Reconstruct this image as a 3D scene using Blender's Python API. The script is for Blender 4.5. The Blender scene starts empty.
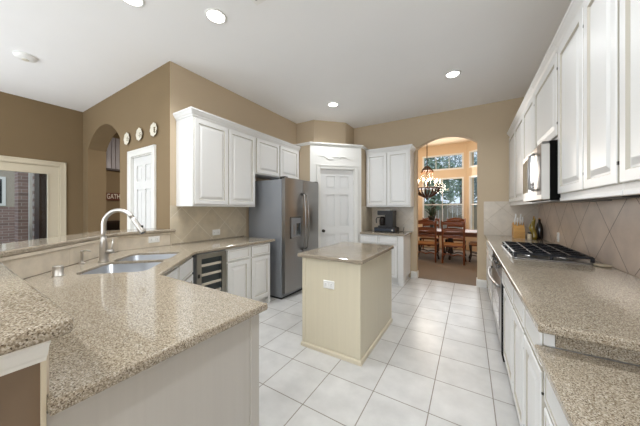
import bpy, bmesh, math, random
from mathutils import Vector, Matrix
from mathutils.geometry import tessellate_polygon

random.seed(7)
PI = math.pi
S = bpy.context.scene
COL = S.collection

# ------------------------------------------------------------------ camera, world, exposure
cam = bpy.data.objects.new('camera', bpy.data.cameras.new('camera'))
COL.objects.link(cam)
cam.location = (0, 0, 1.346)
cam.rotation_euler = (PI / 2, 0, math.radians(31.37))
cam.data.sensor_width = 36
cam.data.lens = 36 * 245.1 / 640
cam.data.shift_y = -3.5 / 640
cam.data.clip_start = 0.02
S.camera = cam

S.view_settings.view_transform = 'Standard'
S.view_settings.look = 'None'
S.view_settings.exposure = 0.0
S.view_settings.gamma = 1.0
S.view_settings.use_curve_mapping = False
S.cycles.use_denoising = True
S.cycles.max_bounces = 10
S.cycles.diffuse_bounces = 6
S.cycles.sample_clamp_indirect = 6

W = bpy.data.worlds.new('sky')
S.world = W
W.use_nodes = True
W.node_tree.nodes['Background'].inputs[0].default_value = (0.80, 0.88, 1.0, 1)
W.node_tree.nodes['Background'].inputs[1].default_value = 1.1


def area(name, loc, rot, sx, sy, power, col=(1, 1, 1), shape='RECTANGLE', parent=None, spread=PI):
    d = bpy.data.lights.new(name, 'AREA')
    d.shape = shape
    d.size = sx
    d.size_y = sy
    d.energy = power
    d.color = col
    d.spread = spread
    o = bpy.data.objects.new(name, d)
    COL.objects.link(o)
    o.location = loc
    o.rotation_euler = rot
    if parent is not None:
        o.parent = parent
    return o


# added soft fill behind the camera, tilted up to brighten the ceiling
area('rear_fill', (-1.6, -3.6, 1.5), (PI / 2 + .8, 0, 0), 5.5, 2.4, 135, (0.90, 0.95, 1.0))
# second fill, added at the left for the bar side and ceiling
area('left_fill', (-6.0, -1.6, 1.5), (PI / 2 + .6, 0, -PI / 2), 2.6, 1.9, 110, (0.90, 0.95, 1.0))
# daylight through the dining bay and the patio door
area('daylight_dining', (-0.8, 9.35, 1.9), (-PI / 2, 0, 0), 2.2, 2.2, 60, (0.97, 0.985, 1.0))
sun = bpy.data.objects.new('sun', bpy.data.lights.new('sun', 'SUN'))
COL.objects.link(sun)
sun.data.energy = 1.0
sun.data.angle = .02
sun.data.color = (1, .96, .9)
sun.rotation_euler = Vector((.6, -.45, .85)).to_track_quat('Z', 'Y').to_euler()
LAMP_W = 9.5
LAMP_C = (0.95, 0.98, 1.0)
# unseen downlights without fixtures, added above and behind the camera for top light
for _x, _y in ((-.19, 1.45), (-.19, -.8), (-2.03, -.8), (-4.3, 0.2), (-4.3, -2.2), (-1.1, -2.4)):
    area('top_fill', (_x, _y, 3.14), (0, 0, 0), .15, .15, LAMP_W * (1.35 if _x > -1 else 1), LAMP_C, 'DISK', None, 2.4)

# ------------------------------------------------------------------ materials
MATS = {}


def new_mat(name):
    m = bpy.data.materials.new(name)
    m.use_nodes = True
    nt = m.node_tree
    return m, nt, nt.nodes['Principled BSDF']


def lin(c):
    return tuple((x / 255 / 12.92) if x / 255 <= 0.04045 else ((x / 255 + 0.055) / 1.055) ** 2.4 for x in c) + (1,)


def plain(name, rgb, rough=0.5, metal=0.0, noise=0.0, scale=8, bump=0.0, emit=None, estr=0.0, coat=0.0, stretch=None):
    m, nt, b = new_mat(name)
    b.inputs['Roughness'].default_value = rough
    b.inputs['Metallic'].default_value = metal
    if coat:
        b.inputs['Coat Weight'].default_value = coat
        b.inputs['Coat Roughness'].default_value = 0.08
    c = lin(rgb)
    b.inputs['Base Color'].default_value = c
    if noise or bump:
        tc = nt.nodes.new('ShaderNodeTexCoord')
        mp = nt.nodes.new('ShaderNodeMapping')
        nt.links.new(tc.outputs['Object'], mp.inputs[0])
        if stretch:
            mp.inputs['Scale'].default_value = stretch
        n = nt.nodes.new('ShaderNodeTexNoise')
        n.inputs['Scale'].default_value = scale
        n.inputs['Detail'].default_value = 5
        nt.links.new(mp.outputs[0], n.inputs['Vector'])
        if noise:
            mx = nt.nodes.new('ShaderNodeMix')
            mx.data_type = 'RGBA'
            mx.inputs[6].default_value = tuple(x * (1 - noise) for x in c[:3]) + (1,)
            mx.inputs[7].default_value = tuple(min(1, x * (1 + noise)) for x in c[:3]) + (1,)
            nt.links.new(n.outputs['Fac'], mx.inputs[0])
            nt.links.new(mx.outputs[2], b.inputs['Base Color'])
        if bump:
            bp = nt.nodes.new('ShaderNodeBump')
            bp.inputs['Strength'].default_value = bump
            bp.inputs['Distance'].default_value = 0.01
            nt.links.new(n.outputs['Fac'], bp.inputs['Height'])
            nt.links.new(bp.outputs[0], b.inputs['Normal'])
    if emit:
        b.inputs['Emission Color'].default_value = lin(emit)
        b.inputs['Emission Strength'].default_value = estr
    MATS[name] = m
    return m


def granite(name, cols, rough=0.12, scale=110):
    """speckled stone: three grain sizes of flecks"""
    m, nt, b = new_mat(name)
    tc = nt.nodes.new('ShaderNodeTexCoord')
    v = nt.nodes.new('ShaderNodeTexVoronoi')
    v.inputs['Scale'].default_value = scale
    nt.links.new(tc.outputs['Object'], v.inputs['Vector'])
    sep = nt.nodes.new('ShaderNodeSeparateColor')
    nt.links.new(v.outputs['Color'], sep.inputs[0])
    r = nt.nodes.new('ShaderNodeValToRGB')
    r.color_ramp.interpolation = 'LINEAR'
    el = r.color_ramp.elements
    el[0].position = 0.0
    el[0].color = lin(cols[0])
    el[1].position = 1.0
    el[1].color = lin(cols[-1])
    for i, c in enumerate(cols[1:-1]):
        e = el.new((i + 1) / (len(cols) - 1))
        e.color = lin(c)
    nt.links.new(sep.outputs[0], r.inputs[0])
    n = nt.nodes.new('ShaderNodeTexNoise')
    n.inputs['Scale'].default_value = scale * 0.5
    n.inputs['Detail'].default_value = 3
    nt.links.new(tc.outputs['Object'], n.inputs['Vector'])
    r2 = nt.nodes.new('ShaderNodeValToRGB')
    r2.color_ramp.elements[0].position = 0.36
    r2.color_ramp.elements[0].color = (0.70, 0.66, 0.61, 1)
    r2.color_ramp.elements[1].position = 0.52
    r2.color_ramp.elements[1].color = (1, 1, 1, 1)
    nt.links.new(n.outputs['Fac'], r2.inputs[0])
    mx = nt.nodes.new('ShaderNodeMix')
    mx.data_type = 'RGBA'
    mx.blend_type = 'MULTIPLY'
    mx.inputs[0].default_value = 1.0
    nt.links.new(r.outputs[0], mx.inputs[6])
    nt.links.new(r2.outputs[0], mx.inputs[7])
    nt.links.new(mx.outputs[2], b.inputs['Base Color'])
    b.inputs['Roughness'].default_value = rough
    MATS[name] = m
    return m


def tiles(name, rgb, grout, axes, size, off=(0, 0), diag=False, g=0.006, rough=0.35, noise=0.1, nscale=6, var=0.05, brick=False):
    """square tiles laid on the plane of the two object axes, straight or on the diagonal, with grout lines"""
    m, nt, b = new_mat(name)
    N = nt.nodes.new
    L = nt.links.new

    def math_(op, a, c=None):
        x = N('ShaderNodeMath')
        x.operation = op
        for i, s in enumerate((a, c)):
            if s is None:
                continue
            if isinstance(s, (int, float)):
                x.inputs[i].default_value = s
            else:
                L(s, x.inputs[i])
        return x.outputs[0]
    tc = N('ShaderNodeTexCoord')
    sp = N('ShaderNodeSeparateXYZ')
    L(tc.outputs['Object'], sp.inputs[0])
    u, v = sp.outputs[axes[0]], sp.outputs[axes[1]]
    if diag:
        a = math_('MULTIPLY', math_('ADD', u, v), 0.70710678)
        c = math_('MULTIPLY', math_('SUBTRACT', v, u), 0.70710678)
        u, v = a, c
    sz = size if isinstance(size, tuple) else (size, size)
    v = math_('DIVIDE', math_('SUBTRACT', v, off[1]), sz[1])
    u = math_('DIVIDE', math_('SUBTRACT', u, off[0]), sz[0])
    if brick:
        row = math_('FLOOR', v)
        u = math_('ADD', u, math_('MULTIPLY', math_('MODULO', row, 2.0), 0.5))
    fu, fv = math_('FLOOR', u), math_('FLOOR', v)
    ru, rv = math_('SUBTRACT', u, fu), math_('SUBTRACT', v, fv)

    def edge(r, s):
        d = math_('MINIMUM', r, math_('SUBTRACT', 1.0, r))
        return math_('MULTIPLY', d, s)
    d = math_('MINIMUM', edge(ru, sz[0]), edge(rv, sz[1]))
    mask = math_('LESS_THAN', d, g / 2)
    cb = N('ShaderNodeCombineXYZ')
    L(fu, cb.inputs[0])
    L(fv, cb.inputs[1])
    wn = N('ShaderNodeTexWhiteNoise')
    wn.noise_dimensions = '2D'
    L(cb.outputs[0], wn.inputs['Vector'])
    ns = N('ShaderNodeTexNoise')
    ns.inputs['Scale'].default_value = nscale
    ns.inputs['Detail'].default_value = 6
    ns.inputs['Roughness'].default_value = 0.6
    L(tc.outputs['Object'], ns.inputs['Vector'])
    fac = math_('ADD', math_('MULTIPLY', math_('SUBTRACT', ns.outputs['Fac'], 0.5), noise * 4),
                math_('MULTIPLY', math_('SUBTRACT', wn.outputs['Value'], 0.5), var * 2))
    val = math_('ADD', 1.0, fac)
    hs = N('ShaderNodeMix')
    hs.data_type = 'RGBA'
    hs.blend_type = 'MULTIPLY'
    hs.inputs[0].default_value = 1
    hs.inputs[6].default_value = lin(rgb)
    cc = N('ShaderNodeCombineColor')
    for i in range(3):
        L(val, cc.inputs[i])
    L(cc.outputs[0], hs.inputs[7])
    mx = N('ShaderNodeMix')
    mx.data_type = 'RGBA'
    L(mask, mx.inputs[0])
    L(hs.outputs[2], mx.inputs[6])
    mx.inputs[7].default_value = lin(grout)
    L(mx.outputs[2], b.inputs['Base Color'])
    rg = math_('ADD', rough, math_('MULTIPLY', mask, 0.4))
    L(rg, b.inputs['Roughness'])
    bp = N('ShaderNodeBump')
    bp.inputs['Strength'].default_value = 0.5
    bp.inputs['Distance'].default_value = 0.003
    L(math_('SUBTRACT', 1.0, mask), bp.inputs['Height'])
    L(bp.outputs[0], b.inputs['Normal'])
    MATS[name] = m
    return m


def glass_mat(name, tint=(1, 1, 1, 1), refl=1.0):
    m, nt, b = new_mat(name)
    nt.nodes.remove(b)
    out = nt.nodes['Material Output']
    tr = nt.nodes.new('ShaderNodeBsdfTransparent')
    tr.inputs[0].default_value = tint
    gl = nt.nodes.new('ShaderNodeBsdfGlossy')
    gl.inputs['Roughness'].default_value = 0.02
    fr = nt.nodes.new('ShaderNodeFresnel')
    fr.inputs[0].default_value = 1.45
    ml = nt.nodes.new('ShaderNodeMath')
    ml.operation = 'MULTIPLY'
    ml.inputs[1].default_value = refl
    mx = nt.nodes.new('ShaderNodeMixShader')
    nt.links.new(fr.outputs[0], ml.inputs[0])
    geo = nt.nodes.new('ShaderNodeNewGeometry')
    fb = nt.nodes.new('ShaderNodeMath')
    fb.operation = 'SUBTRACT'
    fb.inputs[0].default_value = 1
    nt.links.new(geo.outputs['Backfacing'], fb.inputs[1])
    mf = nt.nodes.new('ShaderNodeMath')
    mf.operation = 'MULTIPLY'
    nt.links.new(ml.outputs[0], mf.inputs[0])
    nt.links.new(fb.outputs[0], mf.inputs[1])
    nt.links.new(mf.outputs[0], mx.inputs[0])
    nt.links.new(tr.outputs[0], mx.inputs[1])
    nt.links.new(gl.outputs[0], mx.inputs[2])
    nt.links.new(mx.outputs[0], out.inputs[0])
    MATS[name] = m
    return m


plain('ceiling_paint', (244, 244, 245), 0.9, noise=0.02, scale=2)
plain('beige_paint', (198, 180, 154), 0.85, noise=0.03, scale=3)
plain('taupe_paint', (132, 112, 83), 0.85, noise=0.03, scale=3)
plain('peach_paint', (224, 202, 172), 0.85, noise=0.03, scale=3)
plain('dining_ceiling_paint', (240, 222, 195), 0.9)
plain('white_paint', (228, 228, 227), 0.38, noise=0.02, scale=4, stretch=(1, 1, 0.2))
plain('glaze', (188, 182, 170), 0.5)
plain('trim_paint', (234, 233, 229), 0.4)
plain('casing_paint', (214, 204, 182), 0.45)
plain('cream_paint', (216, 207, 184), 0.4, noise=0.06, scale=50, stretch=(1, 1, 0.03))
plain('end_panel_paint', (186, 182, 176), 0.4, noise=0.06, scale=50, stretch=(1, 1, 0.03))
plain('pony_paint', (128, 110, 92), 0.85, noise=0.06, scale=14)
plain('steel', (158, 156, 154), 0.28, 1.0, noise=0.05, scale=40, stretch=(30, 30, 0.6))
plain('steel_dark', (110, 108, 106), 0.32, 1.0)
plain('nickel', (200, 196, 190), 0.32, 1.0)
plain('sink_steel', (158, 161, 166), 0.36, 0.7)
plain('fridge_side', (142, 145, 150), 0.45, 0.25)
plain('black_plastic', (18, 18, 20), 0.42)
plain('black_iron', (30, 32, 38), 0.26, 0.3)
plain('dark_gap', (12, 12, 12), 0.9)
MATS['dark_gap'].node_tree.nodes['Principled BSDF'].inputs['Specular IOR Level'].default_value = 0.08
plain('white_plastic', (238, 238, 236), 0.35)
plain('dark_metal', (70, 66, 62), 0.4, 0.8)
plain('black_glass', (14, 14, 16), 0.04, 0.0, coat=1.0)
plain('mirror_glass', (52, 48, 46), 0.03, 0.85, coat=1.0)
plain('cooler_glass', (46, 56, 62), 0.06, 0.2, coat=0.6)
plain('shelf_wood', (190, 182, 168), 0.5)
plain('block_wood', (196, 150, 86), 0.45, noise=0.25, scale=9, stretch=(1, 1, 6))
plain('chair_wood', (128, 70, 34), 0.35, noise=0.3, scale=14, stretch=(6, 6, 1))
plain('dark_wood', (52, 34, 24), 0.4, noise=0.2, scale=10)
plain('table_wood', (120, 72, 42), 0.5, noise=0.25, scale=10, stretch=(1, 8, 8))
plain('rush', (190, 138, 88), 0.8, noise=0.25, scale=60, bump=0.4)
plain('carpet', (130, 118, 106), 0.95, noise=0.15, scale=40, bump=0.5)
plain('olive_glass', (150, 128, 40), 0.12, coat=0.5, noise=0.4, scale=14)
plain('dark_bottle', (34, 24, 18), 0.15, coat=0.5)
plain('bronze', (92, 60, 32), 0.4, 0.75, noise=0.3, scale=30)
plain('bulb_glow', (255, 240, 220), 0.4, emit=(255, 232, 196), estr=11)
plain('lens_glow', (255, 255, 255), 0.5, emit=(255, 252, 246), estr=9)
plain('plant_green', (58, 78, 62), 0.5, noise=0.3, scale=20)
plain('pot_dark', (46, 50, 48), 0.3)
plain('leaf', (120, 146, 128), 0.7, noise=0.5, scale=3)
plain('leaf_blue', (140, 162, 166), 0.7, noise=0.5, scale=3)
plain('bark', (92, 78, 64), 0.9, noise=0.3, scale=12)
plain('fence_wood', (172, 160, 146), 0.8, noise=0.2, scale=8, stretch=(8, 8, 0.6))
plain('grass', (110, 122, 80), 0.9, noise=0.3, scale=9)
plain('concrete', (150, 142, 134), 0.9, noise=0.12, scale=5)
plain('sign_wood', (96, 46, 24), 0.6, noise=0.25, scale=12)
plain('sign_letter', (232, 222, 204), 0.6)
plain('beadboard', (176, 170, 172), 0.6)
plain('plate_white', (226, 220, 204), 0.3, noise=0.05, scale=20)
plain('plate_motif', (120, 110, 84), 0.4)
plain('cushion_blue', (120, 138, 158), 0.8)
plain('porcelain', (205, 192, 166), 0.3)
plain('satin_black', (30, 29, 30), 0.45)
plain('slate_blue', (44, 50, 62), 0.3, 0.1)
granite('granite_pale', [(78, 64, 49), (164, 153, 135), (178, 168, 151), (204, 196, 182), (126, 111, 92), (170, 160, 142)], 0.07, 380)
granite('granite_island', [(132, 121, 104), (160, 149, 132), (152, 141, 125), (168, 158, 142)], 0.06, 360)
tiles('floor_tile', (199, 198, 196), (140, 133, 125), (0, 1), (0.376, 0.373), (-0.608, 1.757), g=0.007, rough=0.28, noise=0.13, nscale=5, var=0.03)
tiles('splash_right', (208, 190, 175), (138, 122, 110), (1, 2), 0.424, (2.793, -1.131), True, 0.006, 0.3, 0.16, 5, 0.05)
tiles('splash_left', (206, 194, 172), (226, 218, 202), (1, 2), 0.30, (0.1, 0.04), True, 0.006, 0.32, 0.16, 6, 0.06)
tiles('splash_back', (208, 198, 184), (190, 178, 160), (0, 2), 0.30, (0.1, 0.04), True, 0.005, 0.32, 0.14, 6, 0.05)
tiles('splash_bar', (212, 201, 184), (202, 190, 172), (0, 2), (0.33, 0.30), (0, 0.80), False, 0.004, 0.35, 0.16, 9, 0.06)
tiles('brick', (150, 126, 118), (178, 170, 165), (1, 2), (0.22, 0.075), (0, 0), False, 0.012, 0.85, 0.12, 8, 0.22, True)
glass_mat('pane_glass', (0.93, 0.96, 0.97, 1), 1.0)
glass_mat('crystal', (1, .95, .86, 1), 2.0)
glass_mat('carafe_glass', (0.25, 0.22, 0.22, 1), 1.2)
M = MATS


# ------------------------------------------------------------------ mesh helpers
class MB:
    def __init__(self):
        self.bm = bmesh.new()

    def face(self, vs):
        try:
            return self.bm.faces.new(vs)
        except ValueError:
            return None

    def box(self, x0, x1, y0, y1, z0, z1, bev=0.0, seg=2, mat=None):
        t = bmesh.new()
        bmesh.ops.create_cube(t, size=1)
        for v in t.verts:
            v.co = Vector((x0 + (v.co.x + .5) * (x1 - x0), y0 + (v.co.y + .5) * (y1 - y0), z0 + (v.co.z + .5) * (z1 - z0)))
        if bev > 0:
            bmesh.ops.bevel(t, geom=list(t.edges), offset=bev, segments=seg, affect='EDGES', profile=0.7)
        self.merge(t, mat)
        return self

    def merge(self, t, mat=None):
        mp = {}
        for v in t.verts:
            mp[v] = self.bm.verts.new(mat @ v.co if mat is not None else v.co)
        for f in t.faces:
            nf = self.face([mp[v] for v in f.verts])
            if nf:
                nf.smooth = f.smooth
        t.free()

    def cyl(self, p0, p1, r0, r1=None, n=16, cap=True):
        return self.tube([p0, p1], [r0, r0 if r1 is None else r1], n, cap)

    def tube(self, pts, rad, n=12, cap=True, smooth=True):
        pts = [Vector(p) for p in pts]
        if isinstance(rad, (int, float)):
            rad = [rad] * len(pts)
        rings = []
        prev = None
        for i, p in enumerate(pts):
            if i == 0:
                d = pts[1] - pts[0]
            elif i == len(pts) - 1:
                d = pts[-1] - pts[-2]
            else:
                d = (pts[i + 1] - pts[i]).normalized() + (pts[i] - pts[i - 1]).normalized()
            d.normalize()
            if prev is None:
                a = d.orthogonal().normalized()
            else:
                a = (prev - d * prev.dot(d))
                a = a.normalized() if a.length > 1e-6 else d.orthogonal().normalized()
            prev = a
            b = d.cross(a)
            rings.append([self.bm.verts.new(p + (a * math.cos(2 * PI * k / n) + b * math.sin(2 * PI * k / n)) * rad[i]) for k in range(n)])
        for i in range(len(rings) - 1):
            for k in range(n):
                f = self.face([rings[i][k], rings[i][(k + 1) % n], rings[i + 1][(k + 1) % n], rings[i + 1][k]])
                if f:
                    f.smooth = smooth
        if cap:
            self.face(rings[0][::-1])
            self.face(rings[-1])
        return self

    def lathe(self, c, prof, n=24, axis='z', smooth=True):
        """prof: (radius, height) pairs about the axis through c"""
        c = Vector(c)
        rings = []
        for r, h in prof:
            ring = []
            for k in range(n):
                a = 2 * PI * k / n
                x, y = r * math.cos(a), r * math.sin(a)
                p = {'z': (x, y, h), 'x': (h, x, y), 'y': (y, h, x)}[axis]
                ring.append(self.bm.verts.new(c + Vector(p)))
            rings.append(ring)
        for i in range(len(rings) - 1):
            for k in range(n):
                f = self.face([rings[i][k], rings[i][(k + 1) % n], rings[i + 1][(k + 1) % n], rings[i + 1][k]])
                if f:
                    f.smooth = smooth
        self.face(rings[0][::-1])
        self.face(rings[-1])
        return self

    def sphere(self, c, r, u=12, v=8, scale=(1, 1, 1)):
        t = bmesh.new()
        bmesh.ops.create_uvsphere(t, u_segments=u, v_segments=v, radius=r)
        for f in t.faces:
            f.smooth = True
        self.merge(t, Matrix.Translation(c) @ Matrix.Diagonal((*scale, 1)))
        return self

    def slab(self, poly, z0, z1, r=0.0, holes=(), to3=None, seg=3):
        """a flat plate cut to a polygon (with holes), its outer edges rounded by r; to3 maps (u, v, w) to a point"""
        to3 = to3 or (lambda u, v, w: (u, v, w))
        poly = ccw(poly)
        holes = [ccw(h)[::-1] for h in holes]
        if r > 0:
            layers = []
            for k in range(seg + 1):
                a = PI / 2 * k / seg
                layers.append((r * (1 - math.sin(a)), z0 + r * (1 - math.cos(a))))
            layers += [(i, z1 - (z - z0)) for i, z in layers[::-1]]
        else:
            layers = [(0, z0), (0, z1)]
        loops = []
        for ins, z in layers:
            pp = inset(poly, ins) if ins > 1e-7 else poly
            loops.append([self.bm.verts.new(to3(p[0], p[1], z)) for p in pp])
        n = len(poly)
        for a, b in zip(loops, loops[1:]):
            for k in range(n):
                f = self.face([a[k], a[(k + 1) % n], b[(k + 1) % n], b[k]])
        hl = []
        for h in holes:
            lo = [self.bm.verts.new(to3(p[0], p[1], z0)) for p in h]
            hi = [self.bm.verts.new(to3(p[0], p[1], z1)) for p in h]
            for k in range(len(h)):
                self.face([lo[k], lo[(k + 1) % len(h)], hi[(k + 1) % len(h)], hi[k]])
            hl.append((lo, hi))
        for lv, which, flip in ((loops[0], 0, True), (loops[-1], 1, False)):
            vs = list(lv)
            ins = layers[0][0] if which == 0 else layers[-1][0]
            pp = inset(poly, ins) if ins > 1e-7 else poly
            groups = [[Vector((p[0], p[1], 0)) for p in pp]]
            for h, q in zip(holes, hl):
                vs += q[which]
                groups.append([Vector((p[0], p[1], 0)) for p in h])
            for tri in tessellate_polygon(groups):
                t3 = [vs[i] for i in tri]
                self.face(t3[::-1] if flip else t3)
        return self

    def sweep(self, path, prof, closed=False):
        """a moulding: prof (out, z) pairs pushed along a plan path; 'out' is to the right of travel"""
        n = len(path)
        P = [Vector((p[0], p[1])) for p in path]
        nrm = []
        for i in range(n):
            segs = []
            if i > 0 or closed:
                d = (P[i] - P[i - 1]).normalized()
                segs.append(Vector((d.y, -d.x)))
            if i < n - 1 or closed:
                d = (P[(i + 1) % n] - P[i]).normalized()
                segs.append(Vector((d.y, -d.x)))
            if len(segs) == 2:
                m = segs[0] + segs[1]
                nrm.append(m / max(0.2, m.dot(segs[0])))
            else:
                nrm.append(segs[0])
        rows = [[self.bm.verts.new((P[i].x + nrm[i].x * o, P[i].y + nrm[i].y * o, z)) for o, z in prof] for i in range(n)]
        k = len(prof)
        for i in range(n - 1 + (1 if closed else 0)):
            a, b = rows[i], rows[(i + 1) % n]
            for j in range(k):
                self.face([a[j], b[j], b[(j + 1) % k], a[(j + 1) % k]])
        if not closed:
            self.face(rows[0])
            self.face(rows[-1][::-1])
        return self

    def panel(self, o, u, v, n, w, h, rings):
        """stepped rectangular panel: rings of (inset, height along n), the last one capped"""
        o, u, v, n = Vector(o), Vector(u), Vector(v), Vector(n)
        rs = []
        for i, d in rings:
            rs.append([self.bm.verts.new(o + u * a + v * b + n * d) for a, b in ((i, i), (w - i, i), (w - i, h - i), (i, h - i))])
        self.face(rs[0][::-1])
        for a, b in zip(rs, rs[1:]):
            for k in range(4):
                self.face([a[k], a[(k + 1) % 4], b[(k + 1) % 4], b[k]])
        self.face(rs[-1])
        return self

    def build(self, name, mat, parent=None, fix=True):
        if fix:
            bmesh.ops.recalc_face_normals(self.bm, faces=self.bm.faces)
        me = bpy.data.meshes.new(name)
        self.bm.to_mesh(me)
        self.bm.free()
        o = bpy.data.objects.new(name, me)
        COL.objects.link(o)
        me.materials.append(M[mat] if isinstance(mat, str) else mat)
        if parent is not None:
            o.parent = parent
            if parent.parent is None and parent.get('world_built'):
                o.location = -Vector(parent.location)
        return o


def ccw(p):
    a = sum(p[i][0] * p[(i + 1) % len(p)][1] - p[(i + 1) % len(p)][0] * p[i][1] for i in range(len(p)))
    return list(p) if a > 0 else list(p)[::-1]


def inset(p, d):
    out = []
    n = len(p)
    for i in range(n):
        a, b, c = Vector(p[i - 1][:2]), Vector(p[i][:2]), Vector(p[(i + 1) % n][:2])
        d1, d2 = (b - a).normalized(), (c - b).normalized()
        n1, n2 = Vector((-d1.y, d1.x)), Vector((-d2.y, d2.x))
        m = n1 + n2
        m = m / max(0.15, m.dot(n1))
        out.append((b.x + m.x * d, b.y + m.y * d))
    return out


def rrect(x0, x1, y0, y1, r, n=5):
    out = []
    for cx, cy, a0 in ((x1 - r, y1 - r, 0), (x0 + r, y1 - r, 90), (x0 + r, y0 + r, 180), (x1 - r, y0 + r, 270)):
        for k in range(n + 1):
            a = math.radians(a0 + 90 * k / n)
            out.append((cx + r * math.cos(a), cy + r * math.sin(a)))
    return out


def tag(o, label, cat, group=None):
    o['label'] = label
    o['category'] = cat
    if group:
        o['group'] = group
    return o


def thing(name, label, cat, loc=(0, 0, 0), rz=0.0, group=None, world=True):
    """an Empty at the thing's base; with world=True its parts are drawn in room coordinates"""
    o = bpy.data.objects.new(name, None)
    COL.objects.link(o)
    o.empty_display_size = 0.1
    o.location = loc
    o.rotation_euler = (0, 0, rz)
    if world and rz == 0:
        o['world_built'] = True
    return tag(o, label, cat, group)


def struct(name, mb, mat, parent=None):
    o = mb.build(name, mat, parent)
    if parent is None:
        o['kind'] = 'structure'
    return o


X_, Y_, Z_ = Vector((1, 0, 0)), Vector((0, 1, 0)), Vector((0, 0, 1))
DOOR = [(0, 0), (0, .015), (.004, .019), (.050, .019), (.056, .007), (.066, .007), (.094, .0185)]
DRAWER = [(0, 0), (0, .013), (.006, .019), (.020, .019), (.024, .015), (.030, .0175)]


def cab_door(par, o, u, w, h, n, name='door', mat='white_paint', rings=DOOR):
    """raised-panel front; the antiqued cabinets carry a thin grey-beige glaze line in the panel groove and along the edge"""
    d = MB().panel(o, u, Z_, n, w, h, rings).build(name, mat, par, fix=False)
    d.data.materials.append(M['glaze'])
    nr = len(rings)
    for k in ((1, nr - 3) if nr > 6 else (1, nr - 2)):
        for i in range(4):
            d.data.polygons[1 + (k - 1) * 4 + i].material_index = 1
    bm = bmesh.new()
    bm.from_mesh(d.data)
    bmesh.ops.recalc_face_normals(bm, faces=bm.faces)
    bm.to_mesh(d.data)
    bm.free()
    return d


# ------------------------------------------------------------------ room shell
XL, YT, XLL, XR, YB, ZC = -3.12, 1.60, -6.15, 0.93, 5.08, 3.16

struct('floor', MB().box(XLL - .15, XR + .15, -4, 5.12, -.06, 0), 'floor_tile')
struct('floor_dining', MB().box(-4.2, 3.0, 5.12, 9.7, -.06, 0.004), 'carpet')
struct('floor_hall', MB().box(-8.2, -3.27, 1.6, 4.6, -.06, 0.001), 'floor_tile')
struct('ceiling', MB().box(XLL - .15, XR + .15, -4, 5.12, ZC, ZC + .1), 'ceiling_paint')
struct('ceiling_dining', MB().box(-4.2, 3.0, 5.2, 9.7, 3.58, 3.68), 'dining_ceiling_paint')
struct('ceiling_hall', MB().box(-8.2, -3.27, 1.86, 4.6, ZC, ZC + .1), 'ceiling_paint')


def arch_poly(x0, x1, spring, apex, n=20):
    """points of a segmental arch opening from (x0, floor) up, over and down to (x1, floor)"""
    w = (x1 - x0) / 2
    h = apex - spring
    R = (w * w + h * h) / (2 * h)
    cx, cz = (x0 + x1) / 2, apex - R
    a = math.asin(w / R)
    pts = [(x0, 0)]
    for k in range(n + 1):
        t = -a + 2 * a * k / n
        pts.append((cx + R * math.sin(t), cz + R * math.cos(t)))
    return pts + [(x1, 0)]


XZ = lambda y0: (lambda u, v, w: (u, y0 + w, v))
YZ = lambda x0: (lambda u, v, w: (x0 + w, u, v))

# wall with the breakfast-area arch and the six-panel door
hall = [(XLL - .15, 0)] + arch_poly(-5.89, -4.545, 2.44, 2.755) + [(-4.14, 0), (-4.14, 2.095), (-3.53, 2.095), (-3.53, 0), (XL - .001, 0), (XL - .001, ZC), (XLL - .15, ZC)]
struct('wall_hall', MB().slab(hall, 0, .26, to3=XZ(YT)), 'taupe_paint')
# left wall with the patio door opening
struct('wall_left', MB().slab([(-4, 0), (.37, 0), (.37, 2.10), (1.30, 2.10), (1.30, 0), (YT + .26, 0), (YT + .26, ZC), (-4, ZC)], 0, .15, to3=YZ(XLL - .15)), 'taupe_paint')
struct('wall_refrigerator', MB().box(XL - .15, XL, YT + .001, YB + .15, 0, ZC), 'beige_paint')
back = [(XL - .1, 0)] + arch_poly(-.88, .118, 2.535, 2.715) + [(XR + .15, 0), (XR + .15, 3.58), (XL - .1, 3.58)]
struct('wall_back', MB().slab(back, 0, .15, to3=XZ(YB)), 'beige_paint')
struct('wall_right', MB().box(XR, XR + .15, -4, YB + .15, 0, ZC), 'beige_paint')

# pantry corner: full-height soffit wall set back above a lower box with a diagonal door face
struct('wall_pantry_soffit', MB().slab([(XL, 4.17), (-2.69, 4.17), (-2.21, 4.65), (-2.21, YB), (XL, YB)], 2.5, ZC), 'beige_paint')
A, B = Vector((-2.52, 3.78)), Vector((-1.80, 4.50))
dd = (B - A).normalized()
nn = Vector((dd.y, -dd.x))
LEN = (B - A).length
back_in = -nn * .07
struct('wall_pantry', MB().slab([(XL, 3.78), (A.x - .001, 3.78), (A.x + back_in.x - .001, A.y + back_in.y), (B.x + back_in.x, B.y + back_in.y + .001), (B.x, B.y + .001), (B.x, YB), (XL, YB)], 0, 2.545), 'beige_paint')
DG = lambda u, v, w: (A.x + dd.x * u + nn.x * w, A.y + dd.y * u + nn.y * w, v)
DU0, DU1, DZ = .19, .87, 2.115
struct('wall_pantry_face', MB().slab([(0, 0), (DU0, 0), (DU0, DZ), (DU1, DZ), (DU1, 0), (LEN, 0), (LEN, 2.545), (0, 2.545)], -.07, 0, to3=DG), 'trim_paint')
ledge = [(0, 2.55), (.010, 2.55), (.016, 2.56), (.028, 2.57), (.032, 2.58), (.032, 2.595), (-.36, 2.595), (-.36, 2.545), (0, 2.545)]
struct('trim_1', MB().sweep([(XL, 3.78), (A.x, A.y), (B.x, B.y), (B.x, YB)], ledge), 'trim_paint')

# dining bay
struct('wall_dining_left', MB().box(-4.2, -4.05, 5.2, 9.7, 0, 3.6), 'peach_paint')
bay = []


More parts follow.
